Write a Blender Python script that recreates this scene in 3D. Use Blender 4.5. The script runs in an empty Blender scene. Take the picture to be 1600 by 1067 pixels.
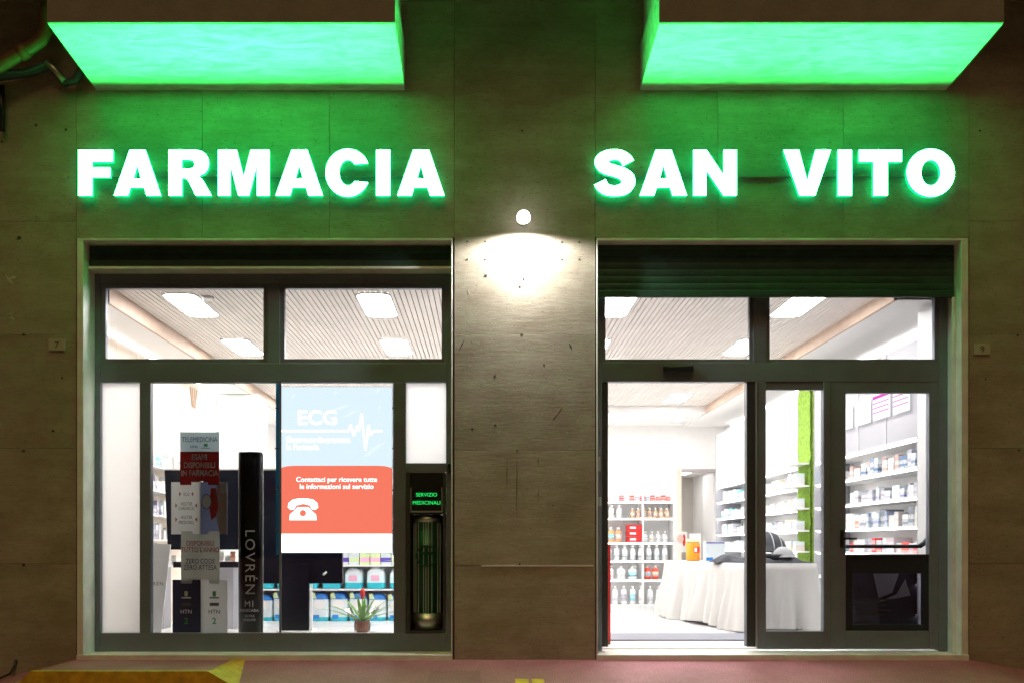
import bpy, math, random
from mathutils import Vector, Matrix
random.seed(7)
R = math.radians
sc = bpy.context.scene
col = sc.collection

# ------------------------------------------------------------------ camera
DIST, SC, HZ, VX, CZ = 7.2, 190.0, 850.0, 760.0, 0.947   # metres to the wall, photo px per metre there, horizon row, vanishing column, eye height
cam_d = bpy.data.cameras.new('camera')
cam_d.sensor_width = 36.0
cam_d.lens = SC * DIST / 1600.0 * 36.0
cam_d.shift_x = (800.0 - VX) / 1600.0
cam_d.shift_y = (HZ - 533.5) / 1600.0
cam_d.clip_start, cam_d.clip_end = 0.05, 400.0
cam = bpy.data.objects.new('camera', cam_d)
cam.location = (0, -DIST, CZ)
cam.rotation_euler = (R(90), 0, 0)
col.objects.link(cam)
sc.camera = cam

# ------------------------------------------------------------------ world (night sky), faint warm street glow, exposure
world = bpy.data.worlds.new('World')
sc.world = world
world.use_nodes = True
wn = world.node_tree.nodes
sky = wn.new('ShaderNodeTexSky')
sky.sky_type = 'NISHITA'
sky.sun_disc = False
sky.sun_elevation = R(-3.0)
sky.sun_rotation = R(160)
wn['Background'].inputs['Strength'].default_value = 0.02
world.node_tree.links.new(sky.outputs[0], wn['Background'].inputs['Color'])

sun_d = bpy.data.lights.new('street_glow', 'SUN')
sun_d.energy = 0.25
sun_d.color = (1.0, 0.62, 0.27)
sun_d.angle = R(25)
sun = bpy.data.objects.new('street_glow', sun_d)
sun.rotation_euler = (R(35), 0, R(-6))
sun.location = (0, -10, 8)
col.objects.link(sun)

sc.view_settings.view_transform = 'Standard'
sc.view_settings.look = 'None'
sc.view_settings.exposure = 1.3
sc.view_settings.gamma = 1.0
sc.view_settings.use_curve_mapping = False
cy = sc.cycles
cy.use_denoising = True
cy.max_bounces = 9
cy.diffuse_bounces = 5
cy.glossy_bounces = 4
cy.transmission_bounces = 6
cy.transparent_max_bounces = 16
cy.caustics_reflective = False
cy.caustics_refractive = False
cy.sample_clamp_indirect = 4.0

# ------------------------------------------------------------------ helpers
def sca(Y):
    return SC * DIST / (DIST + Y)
def PX(px, Y=0.0):
    return (px - VX) / sca(Y)
def PZ(py, Y=0.0):
    return CZ + (HZ - py) / sca(Y)

WORLD = {}          # object -> world location of its origin
def tag(o, label=None, cat=None, group=None, kind=None):
    if label: o['label'] = label
    if cat: o['category'] = cat
    if group: o['group'] = group
    if kind: o['kind'] = kind
    return o
def thing(name, loc, label, cat, group=None):
    o = bpy.data.objects.new(name, None)
    o.empty_display_size = 0.1
    o.location = loc
    col.objects.link(o)
    WORLD[o] = Vector(loc)
    return tag(o, label, cat, group)

def nth(n):
    w_ = ('first','second','third','fourth','fifth','sixth','seventh','eighth','ninth','tenth','eleventh','twelfth')
    return w_[n-1] if n <= 12 else '%d%s' % (n, {1:'st',2:'nd',3:'rd'}.get(n % 10 if n % 100 not in (11,12,13) else 0, 'th'))

class MB:
    def __init__(s):
        s.v, s.f, s.m, s.sm = [], [], [], []
    def add(s, vs, fs, m=0, smooth=False):
        b = len(s.v)
        s.v += [Vector(p) for p in vs]
        for f in fs:
            s.f.append([b + i for i in f]); s.m.append(m); s.sm.append(smooth)
        return s
    def box(s, x0, x1, y0, y1, z0, z1, m=0):
        if x0 > x1: x0, x1 = x1, x0
        if y0 > y1: y0, y1 = y1, y0
        if z0 > z1: z0, z1 = z1, z0
        vs = [(x0,y0,z0),(x1,y0,z0),(x1,y1,z0),(x0,y1,z0),(x0,y0,z1),(x1,y0,z1),(x1,y1,z1),(x0,y1,z1)]
        return s.add(vs, [(0,3,2,1),(4,5,6,7),(0,1,5,4),(1,2,6,5),(2,3,7,6),(3,0,4,7)], m)
    def obox(s, c, ax, ay, az, m=0):            # oriented box: centre + three half vectors
        c, ax, ay, az = map(Vector, (c, ax, ay, az))
        vs = [c+i*ax+j*ay+k*az for k in (-1,1) for j in (-1,1) for i in (-1,1)]
        return s.add(vs, [(0,2,3,1),(4,5,7,6),(0,1,5,4),(1,3,7,5),(3,2,6,7),(2,0,4,6)], m)
    def prism(s, pts, y0, y1, m=0):             # polygon in X-Z (counter-clockwise seen from -Y) pushed from y0 to y1
        n = len(pts)
        vs = [(x,y0,z) for x,z in pts] + [(x,y1,z) for x,z in pts]
        fs = [tuple(range(n)), tuple(range(2*n-1, n-1, -1))] + [(i, i+n, (i+1)%n+n, (i+1)%n) for i in range(n)]
        return s.add(vs, fs, m)
    def zprism(s, pts, z0, z1, m=0):            # polygon in X-Y (counter-clockwise from above)
        n = len(pts)
        vs = [(x,y,z0) for x,y in pts] + [(x,y,z1) for x,y in pts]
        fs = [tuple(range(n-1,-1,-1)), tuple(range(n,2*n))] + [(i,(i+1)%n,(i+1)%n+n,i+n) for i in range(n)]
        return s.add(vs, fs, m)
    def lathe(s, prof, c, n=20, m=0, sx=1.0, sy=1.0):      # (radius, z) rings about a vertical axis, capped
        cx, cy_, cz = c
        vs = []
        for r, z in prof:
            for k in range(n):
                a = 2*math.pi*k/n
                vs.append((cx + r*sx*math.cos(a), cy_ + r*sy*math.sin(a), cz + z))
        fs = []
        for i in range(len(prof)-1):
            for k in range(n):
                fs.append((i*n+k, i*n+(k+1)%n, (i+1)*n+(k+1)%n, (i+1)*n+k))
        s.add(vs, fs, m, True)
        b = len(s.v) - len(vs)
        s.f.append([b + k for k in range(n-1,-1,-1)]); s.m.append(m); s.sm.append(False)
        t = b + (len(prof)-1)*n
        s.f.append([t + k for k in range(n)]); s.m.append(m); s.sm.append(False)
        return s
    def tube(s, pts, r, n=10, m=0):
        pts = [Vector(p) for p in pts]
        vs = []
        for i, p in enumerate(pts):
            d = (pts[min(i+1,len(pts)-1)] - pts[max(i-1,0)]).normalized()
            u = d.cross(Vector((0,0,1)))
            if u.length < 1e-3: u = d.cross(Vector((1,0,0)))
            u.normalize(); w = d.cross(u)
            rr = r[i] if isinstance(r, (list, tuple)) else r
            for k in range(n):
                a = 2*math.pi*k/n
                vs.append(p + rr*(u*math.cos(a) + w*math.sin(a)))
        fs = [(i*n+k, (i+1)*n+k, (i+1)*n+(k+1)%n, i*n+(k+1)%n) for i in range(len(pts)-1) for k in range(n)]
        s.add(vs, fs, m, True)
        b = len(s.v) - len(vs)
        s.f.append([b+k for k in range(n)]); s.m.append(m); s.sm.append(False)
        s.f.append([b+(len(pts)-1)*n+k for k in range(n-1,-1,-1)]); s.m.append(m); s.sm.append(False)
        return s
    def mesh(s, name, mats, origin=Vector((0,0,0))):
        me = bpy.data.meshes.new(name)
        me.from_pydata([tuple(v - origin) for v in s.v], [], s.f)
        for mt in (mats if isinstance(mats, (list, tuple)) else [mats]):
            me.materials.append(mt)
        me.polygons.foreach_set('material_index', s.m)
        me.polygons.foreach_set('use_smooth', s.sm)
        me.update()
        return me
    def build(s, name, mats, parent=None, origin=None, bevel=0.0, label=None):
        xs = [v.x for v in s.v]; ys = [v.y for v in s.v]; zs = [v.z for v in s.v]
        if origin is None:
            origin = Vector(((min(xs)+max(xs))/2, (min(ys)+max(ys))/2, min(zs)))
        origin = Vector(origin)
        o = bpy.data.objects.new(name, s.mesh(name, mats, origin))
        col.objects.link(o)
        WORLD[o] = origin
        if parent is not None:
            o.parent = parent
            o.location = origin - WORLD[parent]
        else:
            o.location = origin
        if bevel:
            b = o.modifiers.new('bevel', 'BEVEL'); b.width = bevel; b.segments = 2; b.limit_method = 'ANGLE'; b.angle_limit = R(50)
        if label: o['label'] = label
        return o

def put(name, me, loc, parent=None, rotz=0.0, scale=None):   # an object sharing mesh data
    o = bpy.data.objects.new(name, me)
    col.objects.link(o)
    WORLD[o] = Vector(loc)
    if parent is not None:
        o.parent = parent
        o.location = Vector(loc) - WORLD[parent]
    else:
        o.location = loc
    o.rotation_euler.z = rotz
    if scale: o.scale = scale
    return o

def splines_mesh(splines, depth, bevel=0.0):
    cu = bpy.data.curves.new('outline', 'CURVE')
    cu.dimensions = '2D'; cu.fill_mode = 'BOTH'; cu.extrude = depth/2; cu.bevel_depth = bevel; cu.bevel_resolution = 1
    for pts in splines:
        sp = cu.splines.new('POLY'); sp.points.add(len(pts)-1); sp.use_cyclic_u = True
        for p, q in zip(sp.points, pts): p.co = (q[0], q[1], 0, 1)
    o = bpy.data.objects.new('outline', cu)
    me = bpy.data.meshes.new_from_object(o)
    bpy.data.objects.remove(o); bpy.data.curves.remove(cu)
    return me

def text_mb(body, cap, x, z, y, bold=0.0, sx=1.0, align='CENTER', line=1.0, vertical=False, spacing=1.0, thick=0.0012, shear=0.0):
    """lettering standing in the X-Z plane at depth y, facing the street; cap = capital height in metres, z = base of the first line"""
    cu = bpy.data.curves.new('lettering', 'FONT')
    cu.body = body; cu.size = cap/0.729; cu.offset = bold*cap; cu.align_x = align; cu.space_line = line; cu.space_character = spacing
    cu.extrude = thick/2; cu.resolution_u = 3; cu.shear = shear
    o = bpy.data.objects.new('lettering', cu)
    me = bpy.data.meshes.new_from_object(o)
    mb = MB()
    vs = []
    for v in me.vertices:
        a, b, c = v.co
        a *= sx
        if vertical: a, b = b, -a                 # reads downwards
        vs.append((x + a, y - c, z + b))
    mb.add(vs, [tuple(p.vertices) for p in me.polygons])
    bpy.data.objects.remove(o); bpy.data.curves.remove(cu); bpy.data.meshes.remove(me)
    return mb

# ------------------------------------------------------------------ materials
def mat(name, color=(0.8,0.8,0.8), rough=0.5, metal=0.0, emit=None, estr=0.0, var=0.0, vscale=8.0, bump=0.0, bscale=40.0, spec=0.5, trans=None):
    m = bpy.data.materials.new(name); m.use_nodes = True
    nt = m.node_tree; b = nt.nodes['Principled BSDF']
    b.inputs['Base Color'].default_value = (*color, 1); b.inputs['Roughness'].default_value = rough
    b.inputs['Metallic'].default_value = metal; b.inputs['Specular IOR Level'].default_value = spec
    if emit:
        b.inputs['Emission Color'].default_value = (*emit, 1); b.inputs['Emission Strength'].default_value = estr
    if var or bump:
        g = nt.nodes.new('ShaderNodeNewGeometry')
    if var:
        n = nt.nodes.new('ShaderNodeTexNoise'); n.inputs['Scale'].default_value = vscale; n.inputs['Detail'].default_value = 6
        nt.links.new(g.outputs['Position'], n.inputs['Vector'])
        r = nt.nodes.new('ShaderNodeValToRGB')
        r.color_ramp.elements[0].position = 0.3; r.color_ramp.elements[1].position = 0.7
        r.color_ramp.elements[0].color = (*[c*(1-var) for c in color], 1); r.color_ramp.elements[1].color = (*[min(1, c*(1+var)) for c in color], 1)
        nt.links.new(n.outputs['Fac'], r.inputs['Fac']); nt.links.new(r.outputs['Color'], b.inputs['Base Color'])
        mr = nt.nodes.new('ShaderNodeMapRange'); mr.inputs['To Min'].default_value = max(0, rough-0.1); mr.inputs['To Max'].default_value = min(1, rough+0.1)
        nt.links.new(n.outputs['Fac'], mr.inputs['Value']); nt.links.new(mr.outputs[0], b.inputs['Roughness'])
    if bump:
        n2 = nt.nodes.new('ShaderNodeTexNoise'); n2.inputs['Scale'].default_value = bscale; n2.inputs['Detail'].default_value = 5
        nt.links.new(g.outputs['Position'], n2.inputs['Vector'])
        bp = nt.nodes.new('ShaderNodeBump'); bp.inputs['Strength'].default_value = bump; bp.inputs['Distance'].default_value = 0.01
        nt.links.new(n2.outputs['Fac'], bp.inputs['Height']); nt.links.new(bp.outputs[0], b.inputs['Normal'])
    if trans:                                     # paper or opal film: part of the light comes through
        t = nt.nodes.new('ShaderNodeBsdfTranslucent'); t.inputs['Color'].default_value = (*[min(1, c) for c in color], 1)
        mx = nt.nodes.new('ShaderNodeMixShader'); mx.inputs['Fac'].default_value = trans
        nt.links.new(b.outputs[0], mx.inputs[1]); nt.links.new(t.outputs[0], mx.inputs[2])
        nt.links.new(mx.outputs[0], nt.nodes['Material Output'].inputs['Surface'])
    return m

def emitter(name, color, strength):
    m = bpy.data.materials.new(name); m.use_nodes = True
    nt = m.node_tree; nt.nodes.remove(nt.nodes['Principled BSDF'])
    e = nt.nodes.new('ShaderNodeEmission'); e.inputs['Color'].default_value = (*color, 1); e.inputs['Strength'].default_value = strength
    nt.links.new(e.outputs[0], nt.nodes['Material Output'].inputs['Surface'])
    return m

def travertine(name, base, dark):
    m = bpy.data.materials.new(name); m.use_nodes = True
    nt = m.node_tree; N = nt.nodes; L = nt.links; b = N['Principled BSDF']
    g = N.new('ShaderNodeNewGeometry')
    oi = N.new('ShaderNodeObjectInfo')
    ofs = N.new('ShaderNodeVectorMath'); ofs.operation = 'MULTIPLY_ADD'
    cmb = N.new('ShaderNodeCombineXYZ')
    for k in range(3): L.new(oi.outputs['Random'], cmb.inputs[k])
    ofs.inputs[1].default_value = (7.0, 0.0, 3.0); L.new(cmb.outputs[0], ofs.inputs[0]); L.new(g.outputs['Position'], ofs.inputs[2])
    def noise(scale, vec, detail=6, rough=0.6):
        mp = N.new('ShaderNodeMapping'); mp.inputs['Scale'].default_value = vec
        L.new(ofs.outputs[0], mp.inputs['Vector'])
        n = N.new('ShaderNodeTexNoise'); n.inputs['Scale'].default_value = scale; n.inputs['Detail'].default_value = detail; n.inputs['Roughness'].default_value = rough
        L.new(mp.outputs[0], n.inputs['Vector']); return n
    def ramp(src, p0, p1, c0, c1):
        r = N.new('ShaderNodeValToRGB'); r.color_ramp.elements[0].position = p0; r.color_ramp.elements[1].position = p1
        r.color_ramp.elements[0].color = (*c0, 1); r.color_ramp.elements[1].color = (*c1, 1); L.new(src.outputs['Fac'], r.inputs['Fac']); return r
    def mul(a, c, f=1.0):
        x = N.new('ShaderNodeMix'); x.data_type = 'RGBA'; x.blend_type = 'MULTIPLY'; x.inputs['Factor'].default_value = f
        L.new(a, x.inputs['A']); L.new(c, x.inputs['B']); return x.outputs['Result']
    veins = noise(1.0, (1.1, 1.1, 9.0), 8, 0.62)
    fine = noise(1.0, (9, 9, 48.0), 6, 0.65)
    blot = noise(2.0, (1, 1, 1.6), 6, 0.6)
    pits = noise(1.0, (26, 26, 110), 4, 0.55)
    speck = noise(1.0, (60, 60, 75), 2, 0.5)
    c = ramp(veins, 0.32, 0.68, dark, base).outputs['Color']
    c = mul(c, ramp(fine, 0.3, 0.62, (0.84,0.82,0.79), (1,1,1)).outputs['Color'])
    c = mul(c, ramp(blot, 0.25, 0.75, (0.62,0.58,0.52), (1,1,1)).outputs['Color'])
    pm = ramp(pits, 0.33, 0.39, (0.28,0.25,0.2), (1,1,1)).outputs['Color']
    c = mul(c, pm, 0.8)
    c = mul(c, ramp(speck, 0.29, 0.33, (0.25,0.22,0.18), (1,1,1)).outputs['Color'], 0.7)
    tint = N.new('ShaderNodeMapRange'); tint.inputs['To Min'].default_value = 0.95; tint.inputs['To Max'].default_value = 1.02
    L.new(oi.outputs['Random'], tint.inputs['Value'])
    cc = N.new('ShaderNodeCombineColor')
    for k in range(3): L.new(tint.outputs[0], cc.inputs[k])
    c = mul(c, cc.outputs[0])
    L.new(c, b.inputs['Base Color'])
    b.inputs['Roughness'].default_value = 0.62; b.inputs['Specular IOR Level'].default_value = 0.35
    bp = N.new('ShaderNodeBump'); bp.inputs['Strength'].default_value = 0.5; bp.inputs['Distance'].default_value = 0.004
    ad = N.new('ShaderNodeMath'); ad.operation = 'ADD'
    L.new(pm, ad.inputs[0]); L.new(fine.outputs['Fac'], ad.inputs[1])
    L.new(ad.outputs[0], bp.inputs['Height']); L.new(bp.outputs[0], b.inputs['Normal'])
    return m

def plaster(name, color):
    m = bpy.data.materials.new(name); m.use_nodes = True
    nt = m.node_tree; N = nt.nodes; L = nt.links; b = N['Principled BSDF']
    g = N.new('ShaderNodeNewGeometry')
    mp = N.new('ShaderNodeMapping'); mp.inputs['Scale'].default_value = (1.9, 7.0, 4.0); mp.inputs['Rotation'].default_value = (0,0,0.25)
    L.new(g.outputs['Position'], mp.inputs['Vector'])
    n = N.new('ShaderNodeTexNoise'); n.inputs['Scale'].default_value = 1.6; n.inputs['Detail'].default_value = 7; n.inputs['Roughness'].default_value = 0.55; n.inputs['Distortion'].default_value = 1.4
    L.new(mp.outputs[0], n.inputs['Vector'])
    r = N.new('ShaderNodeValToRGB'); r.color_ramp.elements[0].position = 0.33; r.color_ramp.elements[1].position = 0.62
    r.color_ramp.elements[0].color = (*[c*0.62 for c in color], 1); r.color_ramp.elements[1].color = (*color, 1)
    L.new(n.outputs['Fac'], r.inputs['Fac']); L.new(r.outputs['Color'], b.inputs['Base Color'])
    n2 = N.new('ShaderNodeTexNoise'); n2.inputs['Scale'].default_value = 60; n2.inputs['Detail'].default_value = 4
    L.new(g.outputs['Position'], n2.inputs['Vector'])
    ad = N.new('ShaderNodeMath'); ad.operation = 'MULTIPLY_ADD'; ad.inputs[1].default_value = 3.0
    L.new(n.outputs['Fac'], ad.inputs[0]); L.new(n2.outputs['Fac'], ad.inputs[2])
    bp = N.new('ShaderNodeBump'); bp.inputs['Strength'].default_value = 0.35; bp.inputs['Distance'].default_value = 0.012
    L.new(ad.outputs[0], bp.inputs['Height']); L.new(bp.outputs[0], b.inputs['Normal'])
    b.inputs['Roughness'].default_value = 0.85
    return m

def glass(name, tint=(1,1,1), ior=1.45):
    m = bpy.data.materials.new(name); m.use_nodes = True
    nt = m.node_tree; N = nt.nodes; L = nt.links; N.remove(N['Principled BSDF'])
    t = N.new('ShaderNodeBsdfTransparent'); t.inputs['Color'].default_value = (*tint, 1)
    gl = N.new('ShaderNodeBsdfGlossy'); gl.inputs['Roughness'].default_value = 0.015
    fr = N.new('ShaderNodeFresnel'); fr.inputs['IOR'].default_value = ior
    mx = N.new('ShaderNodeMixShader'); L.new(fr.outputs[0], mx.inputs[0]); L.new(t.outputs[0], mx.inputs[1]); L.new(gl.outputs[0], mx.inputs[2])
    L.new(mx.outputs[0], N['Material Output'].inputs['Surface'])
    return m

def varied(name, colors, rough=0.5):              # colour picked per object
    m = bpy.data.materials.new(name); m.use_nodes = True
    nt = m.node_tree; b = nt.nodes['Principled BSDF']
    oi = nt.nodes.new('ShaderNodeObjectInfo'); r = nt.nodes.new('ShaderNodeValToRGB')
    r.color_ramp.interpolation = 'CONSTANT'
    while len(r.color_ramp.elements) < len(colors): r.color_ramp.elements.new(0.5)
    for i, c in enumerate(colors):
        r.color_ramp.elements[i].position = i/len(colors); r.color_ramp.elements[i].color = (*c, 1)
    nt.links.new(oi.outputs['Random'], r.inputs['Fac'])
    N = nt.nodes; L = nt.links                         # printed panel with rows of small type
    tc = N.new('ShaderNodeTexCoord'); sp = N.new('ShaderNodeSeparateXYZ'); L.new(tc.outputs['Generated'], sp.inputs[0])
    band = N.new('ShaderNodeValToRGB'); band.color_ramp.interpolation = 'CONSTANT'
    for q in (0.0, 0.0, 0.0): band.color_ramp.elements.new(0.5)
    for el, (p_, v_) in zip(band.color_ramp.elements, ((0.0,0.0),(0.16,0.75),(0.42,0.0),(0.60,0.9),(0.86,0.0))):
        el.position = p_; el.color = (v_,v_,v_,1)
    sh = N.new('ShaderNodeMath'); sh.operation = 'MULTIPLY_ADD'; sh.inputs[1].default_value = 0.25; L.new(oi.outputs['Random'], sh.inputs[0]); L.new(sp.outputs['Z'], sh.inputs[2])
    L.new(sh.outputs[0], band.inputs['Fac'])
    g2 = N.new('ShaderNodeMapping'); g2.inputs['Scale'].default_value = (9,9,22); L.new(tc.outputs['Generated'], g2.inputs['Vector'])
    nz_ = N.new('ShaderNodeTexNoise'); nz_.inputs['Scale'].default_value = 1.0; nz_.inputs['Detail'].default_value = 1; L.new(g2.outputs[0], nz_.inputs['Vector'])
    gt = N.new('ShaderNodeMath'); gt.operation = 'GREATER_THAN'; gt.inputs[1].default_value = 0.47; L.new(nz_.outputs['Fac'], gt.inputs[0])
    mm_ = N.new('ShaderNodeMath'); mm_.operation = 'MULTIPLY'; L.new(gt.outputs[0], mm_.inputs[0]); L.new(band.outputs['Color'], mm_.inputs[1])
    mx = N.new('ShaderNodeMix'); mx.data_type = 'RGBA'; L.new(mm_.outputs[0], mx.inputs['Factor']); L.new(r.outputs['Color'], mx.inputs['A']); mx.inputs['B'].default_value = (0.66,0.66,0.66,1)
    L.new(mx.outputs['Result'], b.inputs['Base Color'])
    b.inputs['Roughness'].default_value = rough
    return m

def ground_mat(name, base, worn):
    m = bpy.data.materials.new(name); m.use_nodes = True
    nt = m.node_tree; N = nt.nodes; L = nt.links; b = N['Principled BSDF']
    g = N.new('ShaderNodeNewGeometry')
    a = N.new('ShaderNodeTexNoise'); a.inputs['Scale'].default_value = 2.2; a.inputs['Detail'].default_value = 8; a.inputs['Roughness'].default_value = 0.65
    f = N.new('ShaderNodeTexNoise'); f.inputs['Scale'].default_value = 130; f.inputs['Detail'].default_value = 4
    for n in (a, f): L.new(g.outputs['Position'], n.inputs['Vector'])
    r = N.new('ShaderNodeValToRGB'); r.color_ramp.elements[0].position = 0.34; r.color_ramp.elements[1].position = 0.66
    r.color_ramp.elements[0].color = (*worn, 1); r.color_ramp.elements[1].color = (*base, 1)
    L.new(a.outputs['Fac'], r.inputs['Fac'])
    r2 = N.new('ShaderNodeValToRGB'); r2.color_ramp.elements[0].position = 0.35; r2.color_ramp.elements[1].position = 0.6
    r2.color_ramp.elements[0].color = (0.55,0.55,0.55,1); r2.color_ramp.elements[1].color = (1,1,1,1)
    L.new(f.outputs['Fac'], r2.inputs['Fac'])
    x = N.new('ShaderNodeMix'); x.data_type = 'RGBA'; x.blend_type = 'MULTIPLY'; x.inputs['Factor'].default_value = 1
    L.new(r.outputs['Color'], x.inputs['A']); L.new(r2.outputs['Color'], x.inputs['B']); L.new(x.outputs['Result'], b.inputs['Base Color'])
    b.inputs['Roughness'].default_value = 0.7
    bp = N.new('ShaderNodeBump'); bp.inputs['Strength'].default_value = 0.4; bp.inputs['Distance'].default_value = 0.004
    L.new(f.outputs['Fac'], bp.inputs['Height']); L.new(bp.outputs[0], b.inputs['Normal'])
    return m

M = {}
M['stone'] = travertine('travertine', (0.52,0.475,0.40), (0.42,0.375,0.305))
M['fascia'] = mat('fascia_render', (0.27,0.26,0.22), 0.85, var=0.12, vscale=5, bump=0.3, bscale=60)
M['grout'] = mat('joint_mortar', (0.10,0.09,0.07), 0.9)
M['plaster'] = plaster('balcony_plaster', (0.78,0.78,0.76))
M['marble'] = mat('white_marble', (0.82,0.82,0.79), 0.45, var=0.12, vscale=6)
M['frame'] = mat('grey_aluminium', (0.19,0.205,0.255), 0.42, metal=0.25, var=0.08, vscale=5)
M['frame_dark'] = mat('dark_aluminium', (0.05,0.05,0.052), 0.45, metal=0.2)
M['steel'] = mat('brushed_steel', (0.62,0.62,0.60), 0.42, metal=1.0)
M['shutter'] = mat('shutter_steel', (0.035,0.085,0.062), 0.5, metal=0.3, var=0.15, vscale=9)
M['glass'] = glass('window_glass')
M['glass_tint'] = glass('tinted_glass', (0.72,0.70,0.78))
M['opal'] = mat('opal_film', (0.95,0.95,0.96), 0.6, trans=0.75)
M['black'] = mat('black_plastic', (0.012,0.012,0.014), 0.35)
M['black_gloss'] = mat('black_gloss_card', (0.005,0.005,0.006), 0.12, spec=0.15)
M['tv'] = mat('black_screen_back', (0.004,0.005,0.010), 0.12, spec=0.10)
M['white'] = mat('white_paint', (0.82,0.82,0.81), 0.5)
M['wallp'] = mat('white_wall_paint', (0.84,0.83,0.82), 0.7, var=0.02)
M['floor'] = mat('pale_floor_tile', (0.74,0.73,0.72), 0.22, var=0.03, vscale=3)
M['slat'] = mat('bleached_wood_slat', (0.76,0.70,0.665), 0.55, var=0.06, vscale=4)
M['slatgap'] = mat('ceiling_felt', (0.64,0.58,0.54), 0.9)
M['beige'] = mat('tan_wood', (0.56,0.42,0.33), 0.55, var=0.08)
M['palewood'] = mat('pale_wood_panel', (0.72,0.62,0.52), 0.5, var=0.07, vscale=3)
M['palegreen'] = mat('pale_green_paint', (0.68,0.76,0.70), 0.6)
M['shelf'] = mat('shelf_white', (0.82,0.82,0.82), 0.4)
M['greypanel'] = mat('grey_panel', (0.38,0.38,0.42), 0.5)
M['panel_light'] = emitter('ceiling_lamp_diffuser', (1.0,0.985,0.965), 22.0)
M['down'] = emitter('downlight_lens', (1.0,0.97,0.92), 14.0)
M['cove'] = emitter('cove_led_line', (1.0,0.98,0.96), 4.0)
M['corridor_lamp'] = emitter('corridor_lamp_diffuser', (1.0,0.97,0.93), 2.6)
M['strip'] = emitter('shelf_led_strip', (1.0,0.96,0.92), 4.0)
M['letter'] = emitter('green_letter_face', (0.030,1.0,0.135), 74.0)
M['letter_side'] = emitter('green_letter_return', (0.01,1.0,0.30), 0.7)
M['letter_back'] = emitter('green_letter_back', (0.0,1.0,0.25), 1.2)
M['rail'] = mat('letter_rail', (0.30,0.32,0.30), 0.5, metal=0.3)
M['lampglass'] = emitter('wall_lamp_glass', (1.0,0.97,0.93), 3.0)
M['lampbody'] = mat('lamp_housing', (0.7,0.7,0.7), 0.4)
M['ledgreen'] = emitter('green_led_text', (0.02,1.0,0.16), 0.45)
M['ecg_blue'] = emitter('screen_blue', (0.72,0.87,0.975), 0.46)
M['ecg_blue2'] = emitter('screen_paler_blue', (0.80,0.92,1.0), 0.46)
M['ecg_red'] = emitter('screen_red', (1.0,0.215,0.135), 0.41)
M['ecg_white'] = emitter('screen_white', (1.0,1.0,1.0), 0.8)
M['acrylic'] = mat('acrylic_screen_reflection', (0.06,0.30,0.42), 0.3, trans=0.4)  # blue reflection of the poster screen is put into this colour
M['card_grey'] = mat('card_grey_blue', (0.62,0.70,0.72), 0.6, trans=0.42)
M['card_stone'] = mat('card_stone_grey', (0.60,0.60,0.56), 0.6, trans=0.42)
M['card_red'] = mat('card_red', (0.42,0.012,0.016), 0.5, trans=0.2)
M['card_white'] = mat('card_white', (0.76,0.76,0.74), 0.6, trans=0.42)
M['card_navy'] = mat('card_navy', (0.02,0.035,0.12), 0.5, trans=0.2)
M['ink_blue'] = mat('ink_navy', (0.02,0.04,0.12), 0.6)
M['ink_red'] = mat('ink_red', (0.5,0.02,0.02), 0.6)
M['ink_grey'] = mat('ink_grey', (0.10,0.10,0.11), 0.6)
M['ink_green'] = mat('ink_green', (0.05,0.35,0.10), 0.6)
M['ink_white'] = mat('ink_white', (0.93,0.93,0.93), 0.5, trans=0.15)
M['ink_pale'] = mat('ink_pale_on_black', (0.80,0.80,0.80), 0.5)
M['skin_tone'] = mat('print_skin', (0.70,0.50,0.44), 0.6, trans=0.3)
M['print_blue'] = mat('print_blue_grey', (0.38,0.42,0.58), 0.6, trans=0.3)
M['print_bright_red'] = mat('print_bright_red', (0.66,0.04,0.03), 0.6, trans=0.3)
M['drum_green'] = mat('drum_green', (0.015,0.10,0.055), 0.35, metal=0.5)
M['leaf'] = mat('leaf_green', (0.13,0.30,0.05), 0.45, var=0.25, vscale=20)
M['leaf_bright'] = mat('leaf_bright_green', (0.30,0.58,0.08), 0.45, trans=0.3)
M['flower'] = mat('flower_red', (0.45,0.02,0.015), 0.5)
M['terracotta'] = mat('pot_terracotta', (0.45,0.20,0.14), 0.7)
M['cello'] = glass('cellophane', (0.97,0.98,0.97), 1.6)
M['cloth'] = mat('white_cloth', (0.52,0.51,0.495), 0.85, bump=0.15, bscale=90)
M['fab_dark'] = mat('charcoal_fabric', (0.05,0.055,0.065), 0.85, bump=0.2, bscale=150)
M['fab_light'] = mat('light_grey_fabric', (0.42,0.43,0.44), 0.85, bump=0.2, bscale=150)
M['moss'] = mat('green_moss', (0.22,0.38,0.04), 0.9, var=0.35, vscale=35, bump=1.0, bscale=60)
M['orange'] = mat('orange_plastic', (0.82,0.30,0.015), 0.35)
M['redplastic'] = mat('red_plastic', (0.72,0.06,0.03), 0.35)
M['redcard'] = mat('red_card', (0.55,0.02,0.02), 0.5)
M['teal'] = mat('teal_print', (0.02,0.48,0.60), 0.4)
M['palecyan'] = mat('pale_cyan_print', (0.62,0.82,0.86), 0.4)
M['blue'] = mat('royal_blue_print', (0.02,0.20,0.62), 0.4)
M['packwhite'] = mat('pack_white', (0.68,0.76,0.80), 0.4)
M['pinkprint'] = mat('pink_print', (0.80,0.42,0.58), 0.5)
M['purple'] = mat('purple_print', (0.10,0.06,0.42), 0.5)
M['limeprint'] = mat('lime_print', (0.62,0.76,0.42), 0.5)
M['magenta'] = emitter('screen_magenta', (1.0,0.12,0.72), 0.4)
M['screenwhite'] = emitter('price_screen_white', (1.0,0.98,1.0), 0.6)
M['mat'] = mat('entrance_mat_grey', (0.24,0.25,0.29), 0.95, bump=0.4, bscale=200)
M['red_ground'] = ground_mat('red_resin_pavement', (0.54,0.18,0.235), (0.40,0.125,0.16))
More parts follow.
